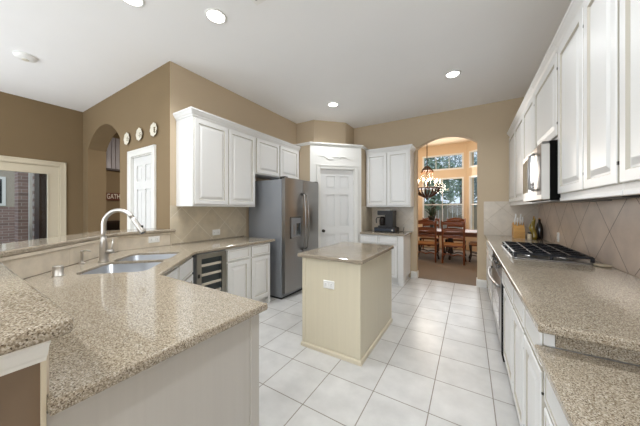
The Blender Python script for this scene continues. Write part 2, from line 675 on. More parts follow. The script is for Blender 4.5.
def bay_wall(name, p, q, wins, glassn):
    """a wall from plan point p to q with framed windows (u0, u1, z0, z1, columns, rows)"""
    p, q = Vector(p), Vector(q)
    d = (q - p).normalized()
    n = Vector((d.y, -d.x))
    to = lambda u, v, w: (p.x + d.x * u + n.x * w, p.y + d.y * u + n.y * w, v)
    L = (q - p).length
    holes = [[(a, c), (b, c), (b, e), (a, e)] for a, b, c, e, _, _ in wins]
    struct(name, MB().slab([(0, 0), (L, 0), (L, 3.6), (0, 3.6)], -.15, 0, holes=holes, to3=to), 'peach_paint')
    for k, (a, b, c, e, nc, nr) in enumerate(wins):
        mb = MB()
        t = .05
        mb.slab([(a - .03, c - .03), (b + .03, c - .03), (b + .03, e + .03), (a - .03, e + .03)], -.06, .018,
                holes=[[(a + t * .4, c + t * .4), (b - t * .4, c + t * .4), (b - t * .4, e - t * .4), (a + t * .4, e - t * .4)]], to3=to)
        for i in range(1, nc):
            x = a + (b - a) * i / nc
            mb.slab([(x - .008, c), (x + .008, c), (x + .008, e), (x - .008, e)], -.055, -.02, to3=to)
        for i in range(1, nr):
            z = c + (e - c) * i / nr
            mb.slab([(a, z - .016), (b, z - .016), (b, z + .016), (a, z + .016)], -.055, -.02, to3=to)
        w = struct('window_%d' % (glassn + k), mb, 'trim_paint')
        MB().slab([(a, c), (b, c), (b, e), (a, e)], -.042, -.036, to3=to).build('pane', 'pane_glass', w)
    return to


bay_wall('wall_dining_back', (-2.35, 9.5), (-.08, 9.5), [(.93, 2.16, 2.74, 3.22, 3, 1), (.93, 2.16, .62, 2.41, 2, 2)], 1)
bay_wall('wall_dining_right', (-.08, 9.5), (1.3, 8.12), [(.14, .98, 2.74, 3.22, 2, 1), (.14, .98, .62, 2.41, 2, 2)], 3)
bay_wall('wall_dining_bay', (-4.05, 7.8), (-2.35, 9.5), [(.75, 1.7, 2.74, 3.22, 2, 1), (.75, 1.7, .62, 2.41, 2, 2)], 5)
struct('wall_dining_side', MB().box(1.3, 1.45, 5.2, 8.2, 0, 3.6), 'peach_paint')

# hallway room behind the breakfast arch
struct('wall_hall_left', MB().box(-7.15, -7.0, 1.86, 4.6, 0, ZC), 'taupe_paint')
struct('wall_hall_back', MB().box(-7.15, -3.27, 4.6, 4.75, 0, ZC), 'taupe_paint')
mb = MB()
for k in range(34):
    y = 1.90 + k * .08
    mb.box(-7.0, -6.988, y + .004, y + .076, 2.28, 3.0, .003, 1)
struct('trim_2', mb, 'beadboard')
struct('trim_3', MB().box(-7.0, -6.95, 1.87, 4.6, 2.235, 2.28, .005), 'dark_wood')

# baseboards
base_prof = [(0, 0), (.014, 0), (.014, .10), (.008, .125), (0, .13)]
struct('baseboard_back', MB().sweep([(-.985, YB), (-.88, YB), (-.88, YB + .15)], base_prof), 'trim_paint')
struct('baseboard_back_right', MB().sweep([(.118, YB + .15), (.118, YB), (.255, YB)], base_prof), 'trim_paint')
struct('baseboard_left', MB().sweep([(XLL, 1.39), (XLL, YT), (-5.89, YT)], base_prof), 'trim_paint')
struct('baseboard_hall', MB().sweep([(-4.545, YT), (-4.23, YT)], base_prof), 'trim_paint')


# ------------------------------------------------------------------ interior doors and casings
def six_panel(mb, to, w, h, t=.035):
    """a six-panel door leaf in (u, v, w) coordinates; its face at w = 0"""
    def q(u0, u1, v0, v1, w0, w1):
        mb.slab([(u0, v0), (u1, v0), (u1, v1), (u0, v1)], w0, w1, to3=to)
    st = .105 * w / .7
    midw = .10 * w / .7
    rails = [(0, .22), (.87, 1.01), (1.62, 1.73), (h - .12, h)]
    holes = []
    pw = (w - 2 * st - midw) / 2
    for (a, b), (c, d_) in zip(rails, rails[1:]):
        for k in range(2):
            u0 = st + k * (pw + midw)
            holes.append((u0, u0 + pw, b, c))
    mb.slab([(0, 0), (w, 0), (w, h), (0, h)], -t, 0, holes=[[(a, c), (b, c), (b, d), (a, d)] for a, b, c, d in holes], to3=to)
    for a, b, c, d in holes:
        q(a, b, c, d, -t * .6, -.018)
        i = .022
        for s, w1 in ((i, -.010), (i + .012, -.004)):
            q(a + s, b - s, c + s, d - s, -.018, w1)


def casing(mb, to, u0, u1, z, w=.085, t=.02):
    for (a, b, c, d) in ((u0 - w, u0, 0, z + w), (u1, u1 + w, 0, z + w)):
        mb.slab([(a, c), (b, c), (b, d), (a, d)], 0, t, .004, to3=to)
        mb.slab([(a, c), (a + .02, c), (a + .02, d), (a, d)] if a < u0 - .01 else [(b - .02, c), (b, c), (b, d), (b - .02, d)], t, t + .008, .003, to3=to)
    mb.slab([(u0, z), (u1, z), (u1, z + w), (u0, z + w)], 0, t, .004, to3=to)
    mb.slab([(u0 - w, z + w - .02), (u1 + w, z + w - .02), (u1 + w, z + w), (u0 - w, z + w)], t, t + .008, .003, to3=to)
    for u in (u0, u1):
        s = .012 if u == u0 else -.012
        mb.slab([(u, 0), (u + s, 0), (u + s, z), (u, z)], -.07, 0, to3=to)
    mb.slab([(u0, z - .012), (u1, z - .012), (u1, z), (u0, z)], -.07, 0, to3=to)


# six-panel door in the arch wall
HT = lambda u, v, w: (-4.14 + u, YT - w, v)
mb = MB()
six_panel(mb, lambda u, v, w: HT(u + .014, v + .01, w - .018), .582, 2.07)
d1 = struct('door_1', mb, 'white_paint')
mb = MB()
casing(mb, HT, 0, .61, 2.095)
mb.build('casing', 'trim_paint', d1)
MB().lathe((-4.06, YT - .01, .95), [(.026, .03), (.026, .02), (.012, .015), (.012, -.02), (.028, -.035), (.03, -.055), (.02, -.068), (.004, -.07)], 16, 'y').build('knob', 'nickel', d1)

# pantry door on the diagonal
mb = MB()
six_panel(mb, lambda u, v, w: DG(DU0 + .014 + u, v + .01, w - .018), DU1 - DU0 - .028, DZ - .025)
d2 = struct('door_2', mb, 'white_paint')
mb = MB()
casing(mb, DG, DU0, DU1, DZ, .07)
mb.build('casing', 'trim_paint', d2)
k0 = Vector(DG(DU0 + .065, .945, -.018))
n3 = Vector((nn.x, nn.y, 0))
MB().cyl(k0, k0 + n3 * .012, .028).tube([k0 + n3 * .012, k0 + n3 * .035, k0 + n3 * .04, k0 + n3 * .06, k0 + n3 * .068], [.010, .010, .024, .026, .012]).build('knob', 'dark_metal', d2)
for z in (.3, 1.1, 1.87):
    p = Vector(DG(DU1 - .008, z, -.012))
    MB().cyl(p - Z_ * .045, p + Z_ * .045, .007, n=8).build('hinge', 'nickel', d2)

# carved scroll over the pantry door
mb = MB()
for s in (-1, 1):
    pts = []
    for k in range(15):
        t = k / 14
        u = LEN / 2 + s * (.07 + .28 * t)
        v = 2.32 + s * .03 * math.sin(t * 2 * PI * .85 + .4) + .02 * t
        pts.append(DG(u, v, .010))
    mb.tube(pts, [.007 * (1 - .6 * k / 14) for k in range(15)], 8)
mb.tube([DG(LEN / 2 - .08, 2.335, .008), DG(LEN / 2, 2.345, .008), DG(LEN / 2 + .08, 2.325, .008)], .005, 8)
tag(mb.build('plaster_scroll', 'trim_paint'), 'white scrolled plaster ornament on the wall above the pantry door', 'ornament')

# patio door in the left wall
LT = lambda u, v, w: (XLL + w, .37 + u, v)
mb = MB()
mb.slab([(.012, .01), (.918, .01), (.918, 2.085), (.012, 2.085)], -.055, -.012,
        holes=[[(.16, .24), (.785, .24), (.785, 1.955), (.16, 1.955)]], to3=LT)
d3 = struct('door_3', mb, 'casing_paint')
mb = MB()
for a, b, c, d in ((.145, .162, .225, 1.97), (.783, .80, .225, 1.97), (.16, .785, .225, .242), (.16, .785, 1.953, 1.97)):
    mb.slab([(a, c), (b, c), (b, d), (a, d)], -.06, -.004, .003, to3=LT)
mb.build('glazing_bead', 'casing_paint', d3)
MB().slab([(.16, .24), (.785, .24), (.785, 1.955), (.16, 1.955)], -.036, -.03, to3=LT).build('pane', 'pane_glass', d3)
mb = MB()
casing(mb, LT, 0, .93, 2.10, .075)
mb.build('casing', 'casing_paint', d3)
for z in (.3, 1.05, 1.45, 1.85):
    MB().box(XLL - .012, XLL + .004, 1.283, 1.297, z - .05, z + .05, .002).build('hinge', 'casing_paint', d3)

# ------------------------------------------------------------------ half wall under the raised bar
ZP = 1.07
pony = [(-.83, .152), (-2.192, .152), (XL, 1.08), (XL, YT), (XL - .12, YT), (XL - .12, 1.03), (-2.26, .03), (-.83, .03)]
struct('wall_bar', MB().slab(pony, 0, ZP), 'pony_paint')
mb = MB()
splash_path = [(XL, YT), (XL, 1.08), (-2.192, .152), (-.84, .152)]
mb.sweep(splash_path[::-1], [(0, .915), (.008, .915), (.008, 1.045), (.016, 1.05), (.016, ZP), (0, ZP)])
struct('trim_4', mb, 'splash_bar')
# white moulding and corner bead on the end of the half wall
cr = [(0, 1.003), (.008, 1.003), (.012, 1.012), (.020, 1.02), (.034, 1.045), (.044, 1.055), (.044, ZP), (0, ZP)]
struct('trim_5', MB().sweep([(-.83, .03), (-.83, .152)], cr), 'trim_paint')
struct('trim_6', MB().box(-.836, -.822, .144, .1528, 0, 1.003, .002), 'casing_paint')

# wall tile
struct('trim_7', MB().box(XL, XL + .008, YT + .002, 2.79, .914, 1.395), 'splash_left')
struct('trim_8', MB().box(XR - .008, XR, 1.28, YB, .914, 1.49), 'splash_right')
struct('trim_9', MB().box(XR - .008, XR, .0, 1.28, .81, 1.49), 'splash_right')
struct('trim_10', MB().box(.212, XR - .008, YB - .008, YB, .914, 1.482), 'splash_back')
struct('trim_11', MB().box(-1.80, -.935, YB - .008, YB, .914, 1.41), 'splash_back')
struct('trim_12', MB().box(-1.80, -1.792, 4.52, YB - .008, .914, 1.41), 'splash_left')

# ------------------------------------------------------------------ raised bar top
bar = [(-.745, .15), (-.748, .168), (-.757, .181), (-.775, .186), (-2.225, .207), (-3.085, 1.065), (-3.085, 1.65), (XL + .002, 1.65), (XL + .002, YT - .002), (-3.50, YT - .002), (-3.50, 1.0), (-2.30, -.2), (-.745, -.2)]
tag(MB().slab(bar, ZP, 1.107, .012).build('bar_top', 'granite_pale'), 'raised speckled granite bar top bending around the sink corner', 'bar top')


# ------------------------------------------------------------------ sink corner
R2 = math.sqrt(.5)
UN = lambda u, n: ((-u + n) * R2, (u + n) * R2)


def un_poly(pts):
    return [UN(*p) for p in pts]


CT = .914
bowls = [(1.955, 2.345), (2.385, 2.755)]
holes = [un_poly(rrect(a, b, -1.212, -.785, .06)) for a, b in bowls]
ctop = [(-.80, .153), (-.80, .845), (-1.775, .845), (-2.44, 1.51), (-2.44, 2.735), (XL + .009, 2.735), (XL + .009, 1.09), (-2.18, .153)]
cto = MB().slab(ctop, CT - .036, CT, .010, holes=holes).build('countertop', 'granite_pale')
tag(cto, 'speckled granite worktop running around the sink to the refrigerator', 'countertop')
tag(MB().box(XL + .009, XL + .022, 1.62, 2.735, CT, CT + .012, .003).build('caulk_strip', 'granite_pale'), 'thin stone strip where worktop meets the tile beside the refrigerator', 'trim strip')

snk = thing('sink', 'double bowl stainless steel sink set under the corner worktop', 'sink', (*UN(2.37, -1.01), .68))
for a, b in bowls:
    mb = MB()
    p_out = rrect(a + .0015, b - .0015, -1.2105, -.7865, .06)
    p_in = rrect(a + .004, b - .004, -1.208, -.789, .058)
    p_low = rrect(a + .012, b - .012, -1.20, -.797, .05)
    p_bot = rrect(a + .05, b - .05, -1.165, -.84, .03)
    rows = []
    for pp, z in ((p_out, .898), (p_in, .899), (p_low, .72), (p_bot, .70)):
        rows.append([mb.bm.verts.new((*UN(*p), z)) for p in pp])
    for r0, r1 in zip(rows, rows[1:]):
        n = len(r0)
        for k in range(n):
            f = mb.face([r0[k], r0[(k + 1) % n], r1[(k + 1) % n], r1[k]])
            f.smooth = True
    mb.face(rows[-1])
    bw = mb.build('bowl', 'sink_steel', snk)
    MB().lathe((*UN((a + b) / 2, -1.01), .701), [(.045, 0), (.045, .003), (.03, .004), (.026, .0)], 18).build('drain', 'steel_dark', bw)
# steel bridge between the bowls
mb = MB()
pp = [UN(2.347, -1.2), UN(2.383, -1.2), UN(2.383, -.82), UN(2.347, -.82)]
mb.slab(pp, .80, .8775, .004).build('divider', 'sink_steel', snk)

fx, fy = UN(2.394, -1.262)
fd = Vector((.80, .60, 0)).normalized()
fau = thing('faucet', 'brushed nickel gooseneck pull-down faucet behind the sink', 'faucet', (fx, fy, CT))
F0 = Vector((fx, fy, CT))
MB().lathe(F0, [(.036, 0), (.036, .006), (.031, .014), (.030, .03), (.028, .09), (.027, .13), (.022, .17), (.018, .21)], 24).build('body', 'nickel', fau)
pts = [F0 + Z_ * .17, F0 + Z_ * .24]
rA = .118
cz = .3075
for k in range(0, 15):
    a = PI - k * (PI * 0.84) / 14
    pts.append(F0 + fd * (rA + rA * math.cos(a)) + Z_ * (cz + rA * math.sin(a)))
MB().tube(pts, .0165, 16).build('spout', 'nickel', fau)
e = pts[-1]
dn = (pts[-1] - pts[-2]).normalized()
sh = MB().tube([e - dn * .005, e + dn * .02, e + dn * .08, e + dn * .145, e + dn * .152], [.0155, .018, .020, .0245, .023], 18).build('spray_head', 'nickel', fau)
MB().tube([e + dn * .150, e + dn * .157], [.021, .019], 16).build('nozzle', 'black_plastic', sh)
bx = e + dn * .10 + fd * .02
MB().box(bx.x - .008, bx.x + .008, bx.y - .008, bx.y + .008, bx.z - .018, bx.z + .018, .004).build('button', 'black_plastic', sh)
lv = MB()
l0 = F0 + Z_ * .085
lv.tube([l0 + fd * .02, l0 + fd * .05, l0 + fd * .072, l0 + fd * .076], [.019, .019, .018, .012], 16)
lv.tube([l0 + fd * .062, l0 + fd * .064 + Z_ * .03, l0 + fd * .072 + Z_ * .10], [.008, .0065, .0055], 10)
lv.build('lever', 'nickel', fau)

ax, ay = -2.288, .475
tag(MB().lathe((ax, ay, CT), [(.030, 0), (.030, .004), (.026, .006), (.026, .062), (.0245, .066), (.012, .067)], 24).build('air_gap', 'nickel'), 'short brushed metal air gap cylinder standing left of the sink', 'air gap')
sx, sy = UN(2.41, -1.43)
sx, sy = -2.655, .685
sd = thing('soap_dispenser', 'small slim metal soap dispenser standing left of the faucet', 'soap dispenser', (sx, sy, CT))
MB().lathe((sx, sy, CT), [(.020, 0), (.020, .004), (.012, .010), (.009, .02), (.009, .085), (.012, .09), (.012, .105)], 16).build('pump', 'nickel', sd)
MB().tube([(sx, sy, CT + .098), (sx + .03, sy + .022, CT + .104), (sx + .055, sy + .04, CT + .096)], [.007, .006, .005], 10).build('nozzle', 'nickel', sd)


# ------------------------------------------------------------------ wall plates
def plate(name, o, u, v, n, w, h, label, kind='duplex', mat='white_plastic', group=None):
    o, u, v, n = Vector(o), Vector(u), Vector(v), Vector(n)
    t = thing(name, label, 'switch' if 'switch' in name else 'outlet', o - n * .0, 0, group)
    p0 = o - u * (w / 2) - v * (h / 2)
    MB().panel(p0, u, v, n, w, h, [(0, 0), (0, .003), (.004, .006)]).build('cover_plate', mat, t)
    if kind == 'blank':
        return t
    ln = max(w, h)
    ax = u if w > h else v
    pr = v if w > h else u
    ks = (-.25, .25) if kind in ('duplex', 'double') else (0,)
    for k in ks:
        c = o + ax * (k * ln)
        a, b = .017, .014
        MB().panel(c - ax * a - pr * b, ax, pr, n, 2 * a, 2 * b, [(0, .004), (0, .0075), (.002, .0085)]).build('receptacle' if kind != 'switch' else 'rocker', mat, t)
        mb = MB()
        for s in (-.006, .006):
            q = c + pr * s
            mb.panel(q - ax * .005 - pr * .0012, ax, pr, n, .010, .0024, [(0, .0084), (0, .009)])
        mb.build('slots', 'dark_metal', t)
    return t


plate('outlet', (XL + .0085, 2.235, 1.018), Y_, Z_, X_, .125, .08, 'white wall outlet in the tan tile left of the refrigerator')
plate('outlet', (XL + .0085, 1.42, 1.000), Y_, Z_, X_, .118, .072, 'white outlet in the low tiled wall under the bar top')
plate('outlet', (-1.115, 1.988, .648), X_, Z_, -Y_, .115, .074, 'white outlet on the cream side of the island')
plate('outlet', (XR - .0085, 4.05, 1.01), Y_, Z_, -X_, .075, .115, 'white outlet in the right tile wall behind the cooktop')

# ------------------------------------------------------------------ cabinets, left run
TOE = .10
CB = CT - .036


def carcass(mb, pts, z0, z1):
    mb.slab(pts, z0, z1)
    return mb


# peninsula
pen = thing('peninsula_cabinet', 'white panelled cabinet end under the near end of the sink worktop', 'base cabinet', (-1.4, .5, 0))
MB().slab([(-.84, .1535), (-.84, .81), (-1.79, .81), (-1.79, .1535)], 0, CB).build('body', 'white_paint', pen)
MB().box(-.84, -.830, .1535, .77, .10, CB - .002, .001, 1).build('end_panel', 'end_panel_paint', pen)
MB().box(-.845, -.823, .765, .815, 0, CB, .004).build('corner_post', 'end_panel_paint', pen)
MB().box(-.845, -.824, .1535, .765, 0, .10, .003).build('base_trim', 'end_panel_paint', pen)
for k in range(2):
    cab_door(pen, (-.87 - k * .455, .811, .12), -X_, .44, .72, Y_)

# diagonal sink cabinet
Pd, Qd = Vector((-1.80, .82)), Vector((-2.465, 1.485))
sc = thing('sink_cabinet', 'white corner cabinet with false drawer fronts under the sink', 'base cabinet', (-2.2, 1.1, 0))
MB().slab([(Pd.x - .0, Pd.y - .65), (Pd.x, Pd.y), (Qd.x, Qd.y), (XL + .03, Qd.y), (XL + .03, 1.13), (-2.18, .2)], TOE, .66).build('body', 'white_paint', sc)
MB().slab([(Pd.x, Pd.y), (Qd.x, Qd.y), (Qd.x - .02, Qd.y - .02), (Pd.x - .02, Pd.y - .02)], .66, CB).build('face_frame', 'white_paint', sc)
ud = Vector((-R2, R2, 0))
nd = Vector((R2, R2, 0))
wd = (Qd - Pd).length
for k in range(2):
    o = Vector((Pd.x, Pd.y, 0)) + ud * (.03 + k * (wd / 2 - .015)) + nd * .001
    ww = wd / 2 - .045
    cab_door(sc, o + Z_ * .70, ud, ww, .155, nd, 'drawer_front', rings=DRAWER)
    cab_door(sc, o + Z_ * .12, ud, ww, .56, nd)
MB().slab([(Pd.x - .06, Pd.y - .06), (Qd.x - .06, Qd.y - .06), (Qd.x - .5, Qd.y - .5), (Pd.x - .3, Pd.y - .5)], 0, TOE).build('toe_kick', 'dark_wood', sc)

# wine cooler
XF = -2.47
wc = thing('wine_cooler', 'stainless framed wine cooler built in under the left worktop', 'wine cooler', (-2.8, 1.7, 0))
MB().box(XL + .05, XF, 1.515, 1.895, .0, CB - .004).build('body', 'fridge_side', wc)
mb = MB()
mb.slab([(1.52, .10), (1.89, .10), (1.89, CB - .012), (1.52, CB - .012)], 0, .03, .004, holes=[[(1.575, .16), (1.83, .16), (1.83, .815), (1.575, .815)]], to3=YZ(XF))
wdoor = mb.build('door', 'steel', wc)
MB().slab([(1.575, .16), (1.83, .16), (1.83, .815), (1.575, .815)], .002, .006, to3=YZ(XF)).build('glass', 'cooler_glass', wdoor)
for k in range(6):
    z = .225 + k * .103
    MB().box(XF + .007, XF + .022, 1.578, 1.827, z - .013, z + .013, .003).build('shelf', 'shelf_wood', wc)
MB().box(XF + .03, XF + .04, 1.533, 1.552, .62, .66, .004).build('lock', 'black_plastic', wc)
MB().box(XF - .02, XF + .005, 1.52, 1.89, .01, .09).build('grille', 'black_plastic', wc)

# two-door base cabinet
bc = thing('base_cabinet', 'white base cabinet with two drawers left of the refrigerator', 'base cabinet', (-2.8, 2.28, 0))
MB().box(XL + .01, XF, 1.90, 2.66, TOE, CB).build('body', 'white_paint', bc)
MB().box(XL + .01, XF - .06, 1.90, 2.66, 0, TOE).build('toe_kick', 'white_paint', bc)
MB().box(XF - .07, XF, 2.62, 2.66, 0, TOE).build('foot', 'white_paint', bc)
for y0, y1 in ((1.915, 2.255), (2.295, 2.635)):
    cab_door(bc, (XF, y0, .72), Y_, y1 - y0, .14, X_, 'drawer', rings=DRAWER)
    cab_door(bc, (XF, y0, .125), Y_, y1 - y0, .575, X_)

# upper cabinets, left wall
XU = XL + .35
crown = [(0, 0), (.008, 0), (.010, .014), (.014, .020), (.022, .028), (.034, .052), (.038, .058), (.043, .062), (.043, .080), (0, .080)]


def crown_at(z):
    return [(o, z + h) for o, h in crown]


ZU0, ZU1 = 1.385, 2.46
uc = thing('upper_cabinet', 'tall white two-door wall cabinet above the tan tile', 'wall cabinet', (XU - .17, 2.16, ZU0))
MB().box(XL + .001, XU, 1.675, 2.655, ZU0, ZU1).build('body', 'white_paint', uc)
for y0, y1 in ((1.69, 2.155), (2.175, 2.64)):
    cab_door(uc, (XU, y0, ZU0 + .025), Y_, y1 - y0, ZU1 - ZU0 - .06, X_)
MB().sweep([(XL + .003, 1.675), (XU, 1.675), (XU, 2.655)], crown_at(ZU1 - .01)).build('crown_moulding', 'white_paint', uc)
uf = thing('upper_cabinet', 'short white two-door wall cabinet over the refrigerator', 'wall cabinet', (XU - .17, 3.2, 1.89))
MB().box(XL + .001, XU, 2.657, 3.775, 1.89, ZU1).build('body', 'white_paint', uf)
for y0, y1 in ((2.68, 3.195), (3.215, 3.74)):
    cab_door(uf, (XU, y0, 1.905), Y_, y1 - y0, ZU1 - 1.93, X_)
MB().sweep([(XU, 2.657), (XU, 3.775)], crown_at(ZU1 - .01)).build('crown_moulding', 'white_paint', uf)

# ------------------------------------------------------------------ refrigerator
FX = -2.31
fr = thing('refrigerator', 'stainless steel side-by-side refrigerator with water dispenser', 'refrigerator', (-2.7, 3.27, 0))
MB().box(-3.08, FX - .075, 2.815, 3.755, .03, 1.80, .006).build('cabinet', 'fridge_side', fr)
MB().box(-3.0, FX - .09, 2.83, 3.74, 0, .10).build('grille', 'black_plastic', fr)
SE = 3.275


def fridge_door(y0, y1, cut=None):
    """door leaf with a gently bowed front"""
    mb = MB()
    N = 10
    prof = []
    for k in range(N + 1):
        t = k / N
        prof.append((y0 + (y1 - y0) * t, FX - .012 + .012 * math.sin(PI * min(1, max(0, t)))))
    poly = [(FX - .07, y0)] + [(x, y) for y, x in prof] + [(FX - .07, y1)]
    mb.slab(poly, .095, 1.825, .006)
    return mb


dL = fridge_door(2.82, SE - .004).build('door', 'steel', fr)
dR = fridge_door(SE + .004, 3.75).build('door', 'steel', fr)
mb = MB()
mb.box(FX - .004, FX + .008, 2.925, 3.205, .90, 1.235, .006)
dp = mb.build('dispenser', 'steel_dark', dL)
MB().box(FX + .004, FX + .0095, 2.945, 3.185, .925, 1.215, .003).build('alcove', 'fridge_side', dp)
MB().box(FX + .009, FX + .013, 2.99, 3.03, .96, 1.11, .002).build('paddle', 'steel', dp)
MB().box(FX + .009, FX + .012, 3.07, 3.17, .95, 1.13, .002).build('control_window', 'cooler_glass', dp)
MB().box(FX + .008, FX + .022, 2.945, 3.185, .905, .925, .003).build('drip_tray', 'steel', dp)
for y, d in ((SE - .042, dL), (SE + .042, dR)):
    pts = [(FX - .005, y, 1.60), (FX + .045, y, 1.575)]
    for k in range(11):
        t = k / 10
        pts.append((FX + .05 + .026 * math.sin(PI * t), y, 1.55 - .80 * t))
    pts += [(FX + .045, y, .725), (FX - .005, y, .70)]
    MB().tube(pts, .014, 12).build('handle', 'steel', d)
for y in (2.86, 3.71):
    MB().box(FX - .12, FX - .02, y - .04, y + .04, 1.80, 1.84, .006).build('hinge_cover', 'satin_black', fr)

# ------------------------------------------------------------------ island
isl = thing('kitchen_island', 'cream panelled island with a speckled stone top in the middle of the floor', 'kitchen island', (-1.11, 2.48, 0))
ix0, ix1, iy0, iy1 = -1.412, -.806, 1.992, 2.972
MB().box(ix0, ix1, iy0, iy1, 0, CB).build('body', 'cream_paint', isl)
MB().box(ix0 + .032, ix1 - .032, iy0 - .004, iy0, .045, CB - .001, .001, 1).build('front_panel', 'cream_paint', isl)
MB().box(ix1, ix1 + .003, iy0 + .032, iy1 - .032, .045, CB - .001, .001, 1).build('side_panel', 'cream_paint', isl)
for x in (ix0, ix1 - .03):
    MB().box(x - .004, x + .034, iy0 - .008, iy0 + .03, 0, CB, .003).build('corner_post', 'cream_paint', isl)
MB().box(ix1 - .03, ix1 + .004, iy1 - .03, iy1 + .004, 0, CB, .003).build('corner_post', 'cream_paint', isl)
MB().sweep([(ix0, iy1), (ix0, iy0), (ix1, iy0), (ix1, iy1)], [(0, 0), (.016, 0), (.016, .028), (.010, .040), (0, .042)]).build('base_trim', 'casing_paint', isl)
MB().slab(rrect(ix0 - .042, ix1 + .032, iy0 - .04, iy1 + .01, .012, 3), CB, CT, .007).build('countertop', 'granite_island', isl)

# ------------------------------------------------------------------ coffee station
XA, XB = -1.787, -.935
YF = YB - .35
us = thing('upper_cabinet', 'white two-door wall cabinet over the coffee maker', 'wall cabinet', (-1.35, 4.9, 1.395))
MB().box(XA, XB, YF, YB - .001, 1.395, 2.47).build('body', 'white_paint', us)
for x0, x1 in ((-1.765, -1.37), (-1.352, -.957)):
    cab_door(us, (x0, YF, 1.42), X_, x1 - x0, 1.02, -Y_)
MB().sweep([(XA, YF), (XB, YF), (XB, YB - .003)], crown_at(2.462)).build('crown_moulding', 'white_paint', us)
bs = thing('base_cabinet', 'white base cabinet below the coffee maker beside the arch', 'base cabinet', (-1.4, 4.75, 0))
YG = 4.43
MB().box(XA, -.995, YG, YB - .02, TOE, CB).build('body', 'white_paint', bs)
MB().box(XA, -1.03, YG + .06, YB - .02, 0, TOE).build('toe_kick', 'white_paint', bs)
MB().box(-1.07, -.985, YG - .012, YG + .07, 0, CB, .004).build('corner_post', 'white_paint', bs)
for x0, x1 in ((-1.755, -1.46), (-1.43, -1.09)):
    cab_door(bs, (x0, YG, .72), X_, x1 - x0, .14, -Y_, 'drawer', rings=DRAWER)
    cab_door(bs, (x0, YG, .125), X_, x1 - x0, .575, -Y_)
tag(MB().slab([(XA - .004, YG - .03), (-.965, YG - .03), (-.965, YB - .009), (XA - .004, YB - .009)], CB, CT, .008).build('countertop', 'granite_island'), 'small stone worktop holding the coffee maker beside the arch', 'countertop')

tr = thing('pod_drawer', 'low black pod drawer with rounded knobs under the coffee maker', 'pod drawer', (-1.385, 4.78, CT))
MB().box(-1.585, -1.185, 4.62, 4.95, CT + .004, CT + .085, .008).build('body', 'black_plastic', tr)
MB().box(-1.575, -1.195, 4.612, 4.622, CT + .015, CT + .07, .003).build('drawer_front', 'slate_blue', tr)
MB().lathe((-1.23, 4.612, CT + .043), [(.014, 0), (.018, -.012), (.014, -.022), (.004, -.024)], 14, 'y').build('knob', 'nickel', tr)
for x in (-1.565, -1.205):
    for y in (4.64, 4.93):
        MB().cyl((x, y, CT), (x, y, CT + .006), .012, n=10).build('foot', 'black_plastic', tr)
cm = thing('coffee_maker', 'black drip coffee maker with glass carafe on the corner worktop', 'coffee maker', (-1.385, 4.78, CT + .085))
z0 = CT + .086
MB().box(-1.52, -1.235, 4.66, 4.92, z0, z0 + .035, .01).build('base', 'satin_black', cm)
MB().box(-1.385, -1.235, 4.66, 4.92, z0 + .03, z0 + .29, .012).build('water_tank', 'black_plastic', cm)
MB().box(-1.53, -1.232, 4.65, 4.93, z0 + .235, z0 + .325, .014).build('brew_head', 'satin_black', cm)
MB().box(-1.40, -1.30, 4.72, 4.86, z0 + .325, z0 + .345, .008).build('lid', 'nickel', cm)
cf = MB().lathe((-1.46, 4.75, z0 + .036), [(.05, 0), (.058, .02), (.060, .09), (.052, .14), (.042, .165)], 20).build('carafe', 'carafe_glass', cm)
MB().lathe((-1.46, 4.75, z0 + .19), [(.044, 0), (.046, .012), (.03, .02)], 16).build('carafe_lid', 'black_plastic', cf)
MB().tube([(-1.515, 4.75, z0 + .19), (-1.565, 4.745, z0 + .185), (-1.585, 4.745, z0 + .15), (-1.58, 4.745, z0 + .09), (-1.572, 4.745, z0 + .08)], .0095, 10).build('carafe_handle', 'black_plastic', cf)
MB().box(-1.315, -1.25, 4.653, 4.661, z0 + .255, z0 + .305, .002).build('display', 'steel_dark', cm)
tag(MB().tube([(-1.228, 4.80, CT + .10), (-1.190, 4.79, CT + .103), (-1.165, 4.78, CT + .06), (-1.160, 4.77, CT + .012), (-1.14, 4.79, CT + .006), (-1.10, 4.93, CT + .006), (-1.12, 5.04, CT + .03), (-1.12, 5.068, CT + .08)], .005, 8).build('power_cord', 'black_plastic'), 'black power cord trailing right of the coffee maker', 'cord')

# ------------------------------------------------------------------ right run: base cabinets and oven
XG = .262


def base_unit(label, y0, y1, fronts, z1=CB, xg=XG):
    t = thing('base_cabinet', label, 'base cabinet', ((xg + XR) / 2, (y0 + y1) / 2, 0))
    MB().box(xg, XR - .01, y0, y1, TOE, z1).build('body', 'white_paint', t)
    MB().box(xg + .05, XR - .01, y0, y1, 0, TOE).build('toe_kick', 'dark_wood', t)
    for a, b in fronts:
        cab_door(t, (xg, b, .715), -Y_, b - a, .145, -X_, 'drawer', rings=DRAWER)
        d = cab_door(t, (xg, b, .125), -Y_, b - a, .57, -X_)
        for z in (.20, .61):
            MB().box(xg - .016, xg - .004, a - .006, a + .001, z - .004, z + .004, .001).build('hinge', 'dark_metal', d)
    return t


